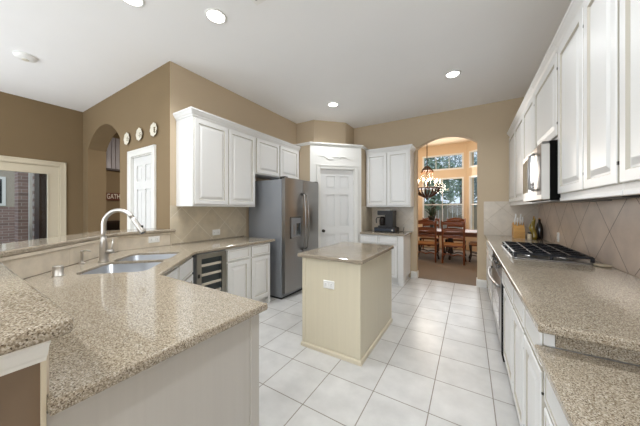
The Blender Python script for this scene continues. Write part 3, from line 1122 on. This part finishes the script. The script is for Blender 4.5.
base_unit('white base cabinet with two doors between cooktop end and low desk', 1.30, 2.04, [(1.302, 1.648), (1.675, 2.025)])
base_unit('white single-door base cabinet beside the oven', 2.045, 2.565, [(2.055, 2.55)])
base_unit('white base cabinet at the far end of the right worktop', 3.73, YB - .015, [(3.76, 4.38), (4.42, 4.98)])
ov = thing('oven', 'stainless built-in oven with bowed handle below the cooktop', 'oven', (.55, 3.2, 0))
MB().box(XG + .01, XR - .05, 2.57, 3.725, .0, CB - .002).build('body', 'satin_black', ov)
MB().box(XG - .015, XG + .02, 2.715, 3.72, .725, CB - .006, .003).build('control_panel', 'steel', ov)
MB().box(XG - .015, XG + .02, 2.57, 2.71, .695, CB - .006, .003).build('filler_panel', 'white_paint', ov)
MB().box(XG - .019, XG + .02, 2.57, 2.71, .06, .69, .003).build('side_panel', 'dark_gap', ov)
od = MB().box(XG - .022, XG + .012, 2.715, 3.72, .10, .715, .005).build('door', 'steel', ov)
MB().box(XG - .025, XG - .02, 2.84, 3.60, .22, .52, .002).build('oven_window', 'mirror_glass', od)
pts = [(XG - .02, 2.77, .645)]
for k in range(13):
    t = k / 12
    pts.append((XG - .045 - .035 * math.sin(PI * t), 2.78 + .86 * t, .645))
pts.append((XG - .02, 3.65, .645))
MB().tube(pts, .014, 12).build('handle', 'steel', od)
for k in range(4):
    MB().lathe((XG - .016, 2.92 + k * .2, .80), [(.02, 0), (.018, -.02), (.006, -.022)], 14, 'x').build('knob', 'steel_dark', ov)

# upper worktop and low desk
tag(MB().slab([(.222, 1.225), (.222, YB - .009), (XR - .009, YB - .009), (XR - .009, 1.225)], CB, CT, .009,
              holes=[rrect(.36, .80, 2.78, 3.58, .02, 3)]).build('countertop', 'granite_pale'), 'long speckled granite worktop with the cooktop along the right wall', 'countertop')
dk = thing('base_cabinet', 'low white desk-height cabinet with drawers in the right foreground', 'base cabinet', (.6, .7, 0))
MB().box(XG + .004, XR - .01, .0, 1.295, TOE, .776).build('body', 'white_paint', dk)
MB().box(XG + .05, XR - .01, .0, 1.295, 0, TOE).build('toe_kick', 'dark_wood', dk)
for a, b in ((.87, 1.27), (.44, .84)):
    for z, h in ((.60, .155), (.37, .21), (.125, .225)):
        cab_door(dk, (XG + .004, b, z), -Y_, b - a, h, -X_, 'drawer', rings=DRAWER)
tag(MB().slab([(.222, -.02), (.222, 1.283), (XR - .009, 1.283), (XR - .009, -.02)], .776, .812, .009).build('desk_top', 'granite_pale'), 'low speckled granite desk top in the right foreground', 'countertop')
tag(MB().box(.2845, XR - .009, 1.285, 1.2985, .8125, CB - .001).build('riser_slab', 'granite_pale'), 'brown granite riser between low desk top and worktop', 'riser')
struct('trim_13', MB().box(.252, .283, 1.284, 1.299, .8125, CB - .001, .002), 'white_paint')

# ------------------------------------------------------------------ cooktop
ck = thing('cooktop', 'stainless gas cooktop with black iron grates on the right worktop', 'cooktop', (.58, 3.18, CT))
cx0, cx1, cy0, cy1 = .325, .845, 2.735, 3.625
MB().slab(rrect(cx0, cx1, cy0, cy1, .03, 4), CT + .0005, CT + .012, .004).build('tray', 'steel', ck)
gy = [cy0 + .02, cy0 + .30, cy0 + .59, cy1 - .02]
burn = []
for i in range(3):
    a, b = gy[i] + .004, gy[i + 1] - .004
    mb = MB()
    z = CT + .052
    x0, x1 = cx0 + .02, cx1 - .02
    for p, q in (((x0, a), (x1, a)), ((x0, b), (x1, b)), ((x0, a), (x0, b)), ((x1, a), (x1, b)),
                 ((x0, (a + b) / 2), (x1, (a + b) / 2)), (((x0 + x1) / 2, a), ((x0 + x1) / 2, b)),
                 ((x0 + .12, a), (x0 + .12, b)), ((x1 - .12, a), (x1 - .12, b))):
        if p[0] == q[0]:
            mb.box(p[0] - .007, p[0] + .007, p[1], q[1], z - .012, z + .006, .003, 1)
        else:
            mb.box(p[0], q[0], p[1] - .007, p[1] + .007, z - .012, z + .006, .003, 1)
    for px in (x0, x1, (x0 + x1) / 2):
        for py in (a, b):
            mb.box(px - .012, px + .012, py - .009, py + .009, CT + .012, z, .003, 1)
    mb.build('grate', 'black_iron', ck)
    ym = (a + b) / 2
    for px in ((x0 + .12, x1 - .12) if i != 1 else ((x0 + x1) / 2,)):
        burn.append((px, ym))
for px, py in burn:
    bn = MB().lathe((px, py, CT + .012), [(.055, 0), (.055, .006), (.042, .012), (.042, .018)], 20).build('burner', 'steel', ck)
    MB().lathe((px, py, CT + .0301), [(.036, 0), (.036, .006), (.03, .009)], 20).build('cap', 'black_iron', bn)
for k in range(5):
    px, py = cx1 - .03 - (k % 2) * .0, cy0 + .07 + k * .05
    MB().lathe((cx0 + .016, 2.83 + k * .17, CT + .012), [(.013, 0), (.013, .014), (.010, .017)], 14).build('knob', 'steel_dark', ck)
tag(MB().lathe((.862, 2.70, CT), [(.03, 0), (.045, .004), (.05, .012), (.044, .012), (.03, .007)], 20).build('spoon_rest', 'porcelain'), 'small tan spoon rest at the near end of the cooktop', 'spoon rest')

# knife block and bottles
kb = thing('knife_block', 'light wooden knife block at the far end of the right worktop', 'knife block', (.64, 4.78, CT))
mb = MB()
mb.slab([(4.70, CT), (4.88, CT), (4.90, CT + .20), (4.80, CT + .235), (4.70, CT + .10)], -.068, .068, .004, to3=YZ(.64))
mb.build('block', 'block_wood', kb)
MB().box(.60, .68, 4.697, 4.70, CT + .02, CT + .08, .001).build('face_plate', 'block_wood', kb)
for k, (dx, dy, dz) in enumerate(((-.045, .02, 0), (-.015, .0, .01), (.018, .02, .0), (.045, .01, .015), (-.03, .06, .03), (.03, .06, .03))):
    p = Vector((.64 + dx, 4.765 + dy, CT + .178 + dy * .6))
    q = p + Vector((0, -.035, .12 + dz))
    kt = thing('kitchen_knife', ('white-handled kitchen knife standing in the front row of the knife block' if k < 4 else 'white-handled kitchen knife standing in the rear row of the knife block'), 'knife', p, 0,
               'front row knives in the block' if k < 4 else 'rear row knives in the block')
    MB().tube([p - (q - p) * .25, p, p + (q - p) * .1], [.004, .005, .008], 8).build('bolster', 'nickel', kt)
    MB().tube([p + (q - p) * .1, p + (q - p) * .5, q], [.009, .011, .008], 10).build('handle', 'white_plastic', kt)
ob = thing('oil_bottle', 'olive yellow decorative bottle with twisted shape beside the knife block', 'bottle', (.785, 4.62, CT))
MB().tube([(.785 + .012 * math.sin(k * .9), 4.62, CT + k * .034) for k in range(10)], [.034, .038, .036, .03, .034, .036, .03, .024, .018, .014], 16).build('body', 'olive_glass', ob)
MB().cyl((.792, 4.62, CT + .306), (.792, 4.62, CT + .335), .011, .009).build('stopper', 'block_wood', ob)
db = thing('dark_bottle', 'dark brown bottle standing in the corner right of the olive bottle', 'bottle', (.872, 4.72, CT))
MB().lathe((.872, 4.72, CT), [(.038, 0), (.042, .01), (.042, .17), (.03, .22), (.016, .25), (.016, .29)], 18).build('body', 'dark_bottle', db)
MB().cyl((.872, 4.72, CT + .285), (.872, 4.72, CT + .305), .012).build('cap', 'block_wood', db)
sj = thing('spice_jar', 'short tan jar between knife block and olive bottle', 'jar', (.735, 4.60, CT))
MB().lathe((.735, 4.56, CT), [(.022, 0), (.024, .006), (.024, .07), (.018, .085)], 14).build('body', 'porcelain', sj)
MB().lathe((.735, 4.56, CT + .085), [(.02, 0), (.02, .02), (.016, .024)], 14).build('lid', 'dark_bottle', sj)

# ------------------------------------------------------------------ right run: wall cabinets and microwave
XV = .572
ZV0, ZV1 = 1.43, 2.535


def wall_unit(label, y0, y1, fronts, z0=ZV0, crown_on=True):
    t = thing('upper_cabinet', label, 'wall cabinet', ((XV + XR) / 2, (y0 + y1) / 2, z0))
    MB().box(XV, XR - .009, y0, y1, z0, ZV1).build('body', 'white_paint', t)
    for a, b in fronts:
        d = cab_door(t, (XV, b, z0 + .03), -Y_, b - a, ZV1 - z0 - .055, -X_)
        for z in (z0 + .12, ZV1 - .14):
            MB().box(XV - .017, XV - .004, a - .008, a + .002, z - .008, z + .008, .001).build('hinge', 'dark_metal', d)
    MB().sweep([(XV, y1), (XV, y0)], crown_at(ZV1 - .005)).build('crown_moulding', 'white_paint', t)
    if z0 < 1.6:
        MB().box(XV - .004, XV + .03, y0, y1, z0 - .022, z0 + .002, .003).build('light_rail', 'white_paint', t)
    return t


wall_unit('white wall cabinet nearest the arch above the knife block', 3.225, YB - .012, [(3.235, 3.80), (3.82, 4.42), (4.44, 5.05)])
wall_unit('short white wall cabinet above the microwave', 2.465, 3.22, [(2.48, 3.205)], 1.87)
wall_unit('white two-door wall cabinet just right of the microwave', 1.595, 2.46, [(1.605, 1.97), (1.985, 2.445)])
wall_unit('large white wall cabinet nearest the camera on the right', .68, 1.59, [(1.15, 1.58), (.70, 1.13)])

mw = thing('microwave', 'stainless over-the-range microwave below the right wall cabinets', 'microwave', (.7, 2.84, 1.42))
MB().box(.515, XR - .009, 2.47, 3.215, 1.42, 1.865, .004).build('body', 'dark_gap', mw)
mb = MB()
N = 8
front = []
for k in range(N + 1):
    t = k / N
    front.append((.468 - .016 * math.sin(PI * t), 2.47 + .745 * t))
mb.slab([(.515, 3.215), (.515, 2.47)] + front, 1.42, 1.845, .005)
mdoor = mb.build('door', 'nickel', mw)
mb = MB()
g = [(x - .002, y) for x, y in front[2:]]
mb.slab(g + [(x + .006, y) for x, y in g[::-1]], 1.50, 1.80)
mb.build('window', 'mirror_glass', mdoor)
mb = MB()
mb.slab([(front[0][0] - .002, 2.475)] + [(x - .003, y) for x, y in front[1:2]] + [(front[1][0] + .004, front[1][1]), (.474, 2.475)], 1.46, 1.84)
mb.build('control_panel', 'steel_dark', mdoor)
mb = MB()
mb.tube([(.455, 2.63, 1.80), (.425, 2.63, 1.785), (.418, 2.63, 1.65), (.425, 2.63, 1.515), (.455, 2.63, 1.50)], .010, 10)
mb.build('handle', 'steel', mdoor)
MB().box(.475, .53, 2.48, 3.205, 1.8455, 1.866, .002).build('vent_grille', 'steel_dark', mw)
MB().box(.53, .85, 2.52, 3.17, 1.408, 1.421, .003).build('filter', 'steel_dark', mw)
tag(MB().box(XV + .06, XV + .16, 1.78, 2.44, 1.405, 1.4295, .004).build('under_cabinet_light', 'black_plastic'), 'dark slim light bar under the wall cabinet right of the microwave', 'light bar')

# ------------------------------------------------------------------ ceiling fixtures


def can_light(x, y, label):
    t = thing('recessed_light', label, 'ceiling light', (x, y, ZC), 0, 'recessed kitchen ceiling lights')
    MB().lathe((x, y, ZC), [(.098, 0), (.096, -.006), (.080, -.010), (.076, -.004), (.076, 0)], 28).build('trim_ring', 'white_plastic', t)
    MB().lathe((x, y, ZC), [(.075, -.001), (.075, -.005), (.05, -.008), (.002, -.009)], 24).build('lens', 'lens_glow', t)
    area('lamp', (0, 0, -.02), (0, 0, 0), .15, .15, LAMP_W, LAMP_C, 'DISK', t, 2.4)
    return t


can_light(-2.03, 1.454, 'lit recessed ceiling light nearest the tall left wall cabinet')
can_light(-2.475, .95, 'lit recessed ceiling light cut off at the top edge above the sink')
can_light(-2.01, 3.727, 'lit recessed ceiling light nearest the pantry corner')
can_light(-.19, 3.73, 'lit recessed ceiling light nearest the arch')
sd = thing('smoke_detector', 'round white smoke detector on the ceiling at the upper left', 'smoke detector', (-4.48, .66, ZC))
MB().lathe((-4.48, .66, ZC), [(.095, 0), (.095, -.012), (.085, -.03), (.06, -.042), (.02, -.045)], 28).build('housing', 'white_plastic', sd)
MB().lathe((-4.48, .66, ZC - .043), [(.03, 0), (.03, -.006), (.02, -.008)], 16).build('test_button', 'plate_white', sd)
vt = thing('ceiling_vent', 'white ceiling air vent at the top edge of the photo', 'vent', (-1.450, 1.46, ZC))
MB().slab([(-1.610, 1.310), (-1.310, 1.310), (-1.310, 1.565), (-1.610, 1.565)], ZC - .008, ZC - .0005, .002, holes=[[(-1.580, 1.340), (-1.340, 1.340), (-1.340, 1.535), (-1.580, 1.535)]]).build('frame', 'white_plastic', vt)
MB().box(-1.580, -1.340, 1.34, 1.535, ZC - .003, ZC - .0005).build('backing', 'dark_gap', vt)
for k in range(5):
    y = 1.355 + k * .04
    MB().slab([(y, ZC - .016), (y + .018, ZC - .004), (y + .020, ZC - .005), (y + .002, ZC - .017)], -1.580, -1.340, to3=lambda u, v, w: (w, u, v)).build('slat', 'white_plastic', vt)

# three plates on the arch wall
for x, z, lb, k in ((-4.255, 2.375, 'white scalloped wall plate nearest the arch, left of three', 0), (-3.87, 2.378, 'white scalloped wall plate in the middle of three above the door', 1), (-3.475, 2.375, 'white scalloped wall plate at the right of three, dark motif', 2)):
    t = thing('decorative_plate', lb, 'plate', (x, YT, z), 0, 'plates above the six-panel door')
    mb = MB()
    n = 48
    rows = []
    for r, h in ((.05, 0), (.052, -.006), (.082, -.022), (.088, -.024), (.082, -.026), (.055, -.012), (.05, -.010)):
        ring = []
        for j in range(n):
            a = 2 * PI * j / n
            rr = r * (1 + (.05 * math.cos(8 * a) if r > .07 else 0))
            ring.append(mb.bm.verts.new((x + rr * math.cos(a), YT + h, z + rr * math.sin(a))))
        rows.append(ring)
    for r0, r1 in zip(rows, rows[1:]):
        for j in range(n):
            mb.face([r0[j], r0[(j + 1) % n], r1[(j + 1) % n], r1[j]]).smooth = True
    mb.face(rows[0][::-1])
    mb.face(rows[-1])
    mb.build('dish', 'plate_white', t)
    mb = MB()
    if k == 2:
        mb.tube([(x, YT - .0115, z - .035), (x + .006, YT - .0115, z), (x - .004, YT - .0115, z + .035)], .005, 6)
        for a in (-.03, 0, .028):
            mb.sphere((x + .012, YT - .011, z + a), .011, 8, 6, (1, .3, 1))
            mb.sphere((x - .014, YT - .011, z + a * .8 + .01), .009, 8, 6, (1, .3, 1))
    else:
        for a in range(5):
            an = a * 2 * PI / 5 + k
            mb.sphere((x + .026 * math.cos(an), YT - .011, z + .026 * math.sin(an)), .009, 8, 6, (1, .3, 1))
        mb.sphere((x, YT - .011, z), .008, 8, 6, (1, .3, 1))
    mb.build('motif', 'plate_motif', t)

# ------------------------------------------------------------------ hallway: sign and console
sg = thing('wall_sign', 'dark wooden sign with pale GATHER lettering seen through the arch', 'sign', (-6.99, 2.42, 1.64))
MB().box(-6.999, -6.975, 2.19, 2.585, 1.555, 1.725, .004).build('board', 'sign_wood', sg)
fc = bpy.data.curves.new('lettering', 'FONT')
fc.body = 'GATHER'
fc.size = .118
fc.extrude = .003
fc.align_x = 'CENTER'
fc.align_y = 'CENTER'
fc.space_character = 1.02
tmp = bpy.data.objects.new('lettering_tmp', fc)
COL.objects.link(tmp)
dg = bpy.context.evaluated_depsgraph_get()
dg.update()
me = bpy.data.meshes.new_from_object(tmp.evaluated_get(dg))
bpy.data.objects.remove(tmp)
w = max(v.co.x for v in me.vertices) - min(v.co.x for v in me.vertices)
sxx = .35 / w
for v in me.vertices:
    x, y, z = v.co
    v.co = (z, x * sxx, y * 1.35)
lt = bpy.data.objects.new('lettering', me)
COL.objects.link(lt)
me.materials.clear()
me.materials.append(M['sign_letter'])
lt.parent = sg
lt.location = (-6.973 - sg.location.x, 2.388 - sg.location.y, 0)
cs = thing('console_shelf', 'dark wooden shelf unit standing below the sign', 'shelf unit', (-6.8, 2.6, 0))
for z in (.02, .45, .80, 1.06):
    MB().box(-6.99, -6.65, 2.05, 3.3, z, z + .04, .004).build('shelf', 'dark_wood', cs)
for y in (2.07, 3.28):
    MB().box(-6.99, -6.65, y - .02, y + .02, 0, 1.10, .004).build('side_panel', 'dark_wood', cs)
MB().box(-6.995, -6.985, 2.05, 3.3, .02, 1.08).build('back_panel', 'dark_wood', cs)
area('hall_lamp', (-5.2, 3.2, 3.1), (0, 0, 0), .5, .5, 45, (1, .93, .85))

# ------------------------------------------------------------------ dining room
SEAT = .46


def chair(x, y, rz, label):
    """ladder-back chair facing local +Y, back at -Y"""
    t = thing('dining_chair', label, 'chair', (x, y, .004), rz, 'wooden ladder-back chairs around the dining table', world=False)
    w, d = .23, .21
    for s in (-1, 1):
        pts = [(s * (w + .005), -d - .03, 0), (s * w, -d, .22), (s * w, -d, .46), (s * (w + .004), -d - .02, .75), (s * (w + .012), -d - .07, 1.02), (s * (w + .02), -d - .08, 1.07)]
        MB().tube(pts, [.020, .022, .024, .022, .021, .012], 10).build('back_leg', 'chair_wood', t)
        pts = [(s * (w + .03), d + .035, 0), (s * (w + .026), d + .04, .03), (s * (w + .0), d + .0, .16), (s * (w + .006), d + .012, .32), (s * (w + .012), d + .02, .44)]
        MB().tube(pts, [.028, .022, .018, .028, .034], 10).build('front_leg', 'dark_wood', t)
    for z, h, yy, rise in ((.955, .08, -.065, .05), (.79, .075, -.03, .035), (.63, .06, -.008, .02)):
        mb = MB()
        n = 12
        lo, hi = [], []
        for k in range(n + 1):
            u = -w + 2 * w * k / n
            c = math.cos(PI * (k / n - .5))
            lo.append((u, z + rise * .5 * c * .6))
            hi.append((u, z + h + rise * c))
        mb.slab(lo + hi[::-1], -.009, .009, to3=lambda u, v, ww, yy=yy: (u, -d + yy + ww + .02 * (u / w) ** 2 - .02, v))
        mb.build('slat', 'chair_wood', t)
    MB().slab([(-w - .03, d + .04), (w + .03, d + .04), (w, -d), (-w, -d)], SEAT - .05, SEAT - .015, .006).build('seat_rail', 'chair_wood', t)
    MB().slab([(-w - .02, d + .03), (w + .02, d + .03), (w - .02, -d + .01), (-w + .02, -d + .01)], SEAT - .015, SEAT + .015, .012).build('seat', 'rush', t)
    for yy in (-d, d + .01):
        mb = MB()
        pts = [(-w + 2 * w * k / 12, yy, .20 + .035 * math.sin(PI * k / 6) * (1 if k < 6 else -1)) for k in range(13)]
        mb.tube(pts, .014, 8)
        mb.build('stretcher', 'chair_wood' if yy < 0 else 'dark_wood', t)
    for s in (-1, 1):
        MB().tube([(s * w, -d, .17), (s * w, 0, .15), (s * (w + .004), d + .005, .18)], .013, 8).build('stretcher', 'dark_wood', t)
    return t


chair(-.965, 7.06, 0, 'ladder-back chair with its back to the kitchen, nearest the left arch edge')
chair(-.345, 7.08, 0, 'ladder-back chair with its back to the kitchen, in the middle of the arch')
chair(-1.08, 8.52, PI, 'ladder-back chair on the far side of the table behind the plant')
chair(-.36, 8.52, PI, 'ladder-back chair on the far side of the table under the right window pane')
chair(.25, 7.60, PI / 2, 'ladder-back chair at the right end of the table, partly behind the arch')
tb = thing('dining_table', 'long brown wooden dining table beyond the arch', 'table', (-.95, 7.75, .004))
MB().slab(rrect(-2.25, .40, 7.22, 8.28, .06, 4), .72, .765, .01).build('tabletop', 'table_wood', tb)
MB().box(-2.1, .24, 7.34, 8.16, .64, .72, .004).build('apron', 'table_wood', tb)
for x in (-1.75, -.45):
    MB().lathe((x, 7.75, .12), [(.06, 0), (.075, .05), (.05, .14), (.085, .28), (.06, .42), (.09, .52)], 18).build('pedestal', 'dark_wood', tb)
    mb = MB()
    mb.tube([(x, 7.35, .03), (x, 7.55, .07), (x, 7.75, .13), (x, 7.95, .07), (x, 8.15, .03)], [.028, .035, .05, .035, .028], 10)
    mb.build('foot', 'dark_wood', tb)
pl = thing('potted_plant', 'dark green spiky plant in a tall dark vase on the dining table', 'plant', (-.93, 7.75, .765))
MB().lathe((-.93, 7.75, .766), [(.07, 0), (.075, .01), (.05, .08), (.06, .22), (.10, .34), (.115, .40), (.10, .40), (.09, .37)], 20).build('vase', 'pot_dark', pl)
mb = MB()
for k in range(16):
    a = k * 2.4
    r = .10 + .12 * ((k * 7) % 5) / 5
    h = .20 + .14 * ((k * 3) % 4) / 4
    c = Vector((-.93, 7.75, 1.13))
    o = Vector((math.cos(a), math.sin(a), 0))
    mb.tube([c, c + o * r * .4 + Z_ * h * .55, c + o * r + Z_ * h], [.022, .020, .003], 6)
mb.build('leaves', 'plant_green', pl)

ch = thing('chandelier', 'bronze candle chandelier with crystal basket hanging over the dining table', 'chandelier', (-1.06, 7.75, 1.64))
cx, cy = -1.06, 7.75
MB().lathe((cx, cy, 3.58), [(.07, 0), (.07, -.015), (.03, -.04), (.012, -.05)], 18).build('canopy', 'bronze', ch)
MB().cyl((cx, cy, 2.55), (cx, cy, 3.54), .011, n=8).build('rod', 'bronze', ch)
mb = MB()
for k in range(14):
    a = 2 * PI * k / 14
    o = Vector((math.cos(a), math.sin(a), 0))
    c = Vector((cx, cy, 0))
    mb.tube([c + o * .02 + Z_ * 2.62, c + o * .07 + Z_ * 2.575, c + o * .145 + Z_ * 2.49, c + o * .165 + Z_ * 2.44, c + o * .15 + Z_ * 2.40], [.008, .010, .012, .014, .004], 6)
mb.lathe((cx, cy, 2.48), [(.135, 0), (.15, 0), (.15, .018), (.135, .018)], 20)
mb.build('crown', 'bronze', ch)
for k in range(12):
    a = 2 * PI * k / 12
    st = []
    for j in range(9):
        t = j / 8
        r = .14 + .17 * t ** 1.5
        st.append((cx + r * math.cos(a), cy + r * math.sin(a), 2.46 - .51 * t))
    MB().tube(st, [.003 + .003 * (j % 2) for j in range(9)], 6).build('bead_strand', 'crystal', ch)
mb = MB()
for k in range(20):
    a = 2 * PI * k / 20
    o = Vector((math.cos(a), math.sin(a), 0))
    c = Vector((cx, cy, 0))
    mb.tube([c + o * .34 + Z_ * 1.965, c + o * .30 + Z_ * 1.86, c + o * .20 + Z_ * 1.77, c + o * .09 + Z_ * 1.71, c + o * .02 + Z_ * 1.68], [.012, .016, .018, .016, .010], 6)
mb.lathe((cx, cy, 1.955), [(.325, 0), (.35, 0), (.355, .02), (.325, .025)], 28)
mb.lathe((cx, cy, 1.62), [(.004, 0), (.03, .03), (.035, .06), (.012, .09)], 14)
mb.build('basket', 'bronze', ch)
for k in range(8):
    a = 2 * PI * k / 8 + .2
    o = Vector((math.cos(a), math.sin(a), 0))
    c = Vector((cx, cy, 0))
    p = c + o * .345 + Z_ * 2.03
    arm = MB().tube([c + o * .31 + Z_ * 1.96, c + o * .345 + Z_ * 1.935, c + o * .37 + Z_ * 1.97, p], [.010, .009, .009, .010], 8).lathe(p, [(.03, 0), (.034, .01), (.014, .014)], 12).build('arm', 'bronze', ch)
    MB().cyl(p + Z_ * .012, p + Z_ * .10, .012, n=10).build('candle_sleeve', 'porcelain', arm)
    MB().lathe(p + Z_ * .10, [(.008, 0), (.019, .02), (.022, .036), (.012, .065), (.002, .085)], 10).build('bulb', 'bulb_glow', arm)
for k in range(2):
    a = PI * k + .5
    p = Vector((cx + .10 * math.cos(a), cy + .10 * math.sin(a), 2.20))
    s = MB().cyl(p - Z_ * .10, p, .011, n=10).build('candle_sleeve', 'porcelain', ch)
    MB().lathe(p, [(.008, 0), (.018, .02), (.020, .035), (.010, .06), (.002, .075)], 10).build('bulb', 'bulb_glow', s)
MB().cyl((cx, cy, 1.66), (cx, cy, 2.6), .010, n=8).build('stem', 'bronze', ch)
pt = bpy.data.lights.new('chandelier_lamp', 'POINT')
pt.energy = 75
pt.color = (1, .92, .82)
pt.shadow_soft_size = .25
po = bpy.data.objects.new('chandelier_lamp', pt)
COL.objects.link(po)
po.parent = ch
po.location = (0, 0, .62)

# ------------------------------------------------------------------ outdoors: patio and garden
struct('ground', MB().box(-30, 30, -16, 40, -.16, -.08), 'grass')
struct('patio_floor', MB().box(-11.5, XLL - .16, -4, 3.5, -.08, -.02), 'concrete')
struct('wall_patio', MB().box(-11.2, -11.0, -5, 5, -.08, 1.42), 'brick')
bcx = thing('patio_column', 'brown brick patio column seen through the glass door', 'column', (-8.8, 1.26, -.02))
MB().box(-9.0, -8.6, 1.165, 1.345, -.02, 2.55).build('shaft', 'brick', bcx)
MB().box(-9.03, -8.57, 1.14, 1.37, -.02, .12, .01).build('base', 'concrete', bcx)
pp = thing('porch_post', 'white square porch post right of the brick column', 'post', (-7.9, 1.24, -.02))
MB().box(-7.95, -7.89, 1.213, 1.268, -.02, 2.55, .006).build('shaft', 'trim_paint', pp)
MB().box(-7.98, -7.86, 1.19, 1.29, -.02, .14, .006).build('base', 'trim_paint', pp)
bp2 = MB().box(-7.6, -7.45, 1.213, 1.262, -.02, 2.55).build('brick_pier', 'brick')
tag(bp2, 'narrow brick pier right of the white porch post', 'pier')
tag(MB().box(-7.35, -7.0, 1.20, 1.60, -.02, 2.55, .01).build('porch_screen', 'dark_wood'), 'dark wooden porch screen at the right edge of the glass door', 'screen')
nh = thing('neighbour_house', 'pale sided neighbouring house above the brick patio wall', 'house', (-17, 1, -.08))
MB().box(-18, -16.5, -4, 6, -.08, 4.2).build('wall', 'fence_wood', nh)
MB().slab([(-4.3, 4.2), (6.3, 4.2), (1, 6.2)], -18.2, -16.2, to3=lambda u, v, w: (w, u, v)).build('roof', 'dark_metal', nh)
wn_ = MB().box(-16.52, -16.46, .9, 1.9, 1.5, 2.7).build('window', 'trim_paint', nh)
MB().box(-16.47, -16.45, 1.0, 1.8, 1.6, 2.6).build('pane', 'cooler_glass', wn_)
pc = thing('patio_chair', 'grey-blue cushioned patio chair outside the glass door', 'chair', (-9.2, .45, -.02))
MB().box(-9.5, -8.9, .1, .75, .36, .46, .03).build('seat_cushion', 'cushion_blue', pc)
MB().box(-9.56, -9.44, .1, .75, .46, 1.0, .03).build('back_cushion', 'cushion_blue', pc)
for x in (-9.5, -8.92):
    for y in (.12, .72):
        MB().box(x - .02, x + .02, y - .02, y + .02, -.02, .36).build('leg', 'satin_black', pc)


def tree(x, y, h, r, mat, label, seed):
    rnd = random.Random(seed)
    t = thing('garden_tree', label, 'tree', (x, y, -.08))
    MB().tube([(x, y, -.08), (x + .1, y, h * .3), (x - .05, y + .05, h * .7)], [.16, .12, .06], 8).build('trunk', 'bark', t)
    mb = MB()
    for k in range(1500):
        a, b = rnd.uniform(0, 2 * PI), rnd.uniform(-1, 1)
        q = (rnd.random()) ** .4
        s = math.sqrt(1 - b * b)
        c = Vector((x + r * q * s * math.cos(a), y + r * q * s * math.sin(a), h * .68 + h * .36 * q * b))
        u = Vector((rnd.uniform(-1, 1), rnd.uniform(-1, 1), rnd.uniform(-1, 1))).normalized()
        v = u.orthogonal().normalized()
        l = rnd.uniform(.07, .16)
        w2 = u.cross(v) * l * .1
        vs = [mb.bm.verts.new(c + p) for p in (u * l, v * l * .5 + w2, -u * l, -v * l * .5 + w2)]
        mb.face(vs)
    mb.build('foliage', mat, t, fix=False)
    return t


tree(-1.7, 14.2, 4.0, 1.5, 'leaf', 'green garden tree beyond the left side of the dining window', 1)
tree(.9, 16.5, 4.4, 1.5, 'leaf_blue', 'pale blue-green garden tree beyond the right side of the dining window', 2)
tree(-3.2, 18.0, 5.6, 1.4, 'leaf_blue', 'tall pale garden tree behind the left edge of the dining window', 4)
tree(-.6, 21.5, 6.6, 2.2, 'leaf_blue', 'tall pale tree beyond the garden fence', 5)
tree(2.2, 13.0, 4.2, 1.4, 'leaf', 'garden tree beyond the right bay window', 3)
fn = thing('garden_fence', 'weathered board fence across the garden behind the dining window', 'fence', (-.5, 18.5, -.08))
for k in range(44):
    x = -6 + k * .28
    MB().box(x, x + .27, 18.5, 18.53, -.08, 1.75).build('board', 'fence_wood', fn)
for z in (.3, 1.4):
    MB().box(-6, 6.3, 18.53, 18.58, z, z + .1).build('rail', 'fence_wood', fn)
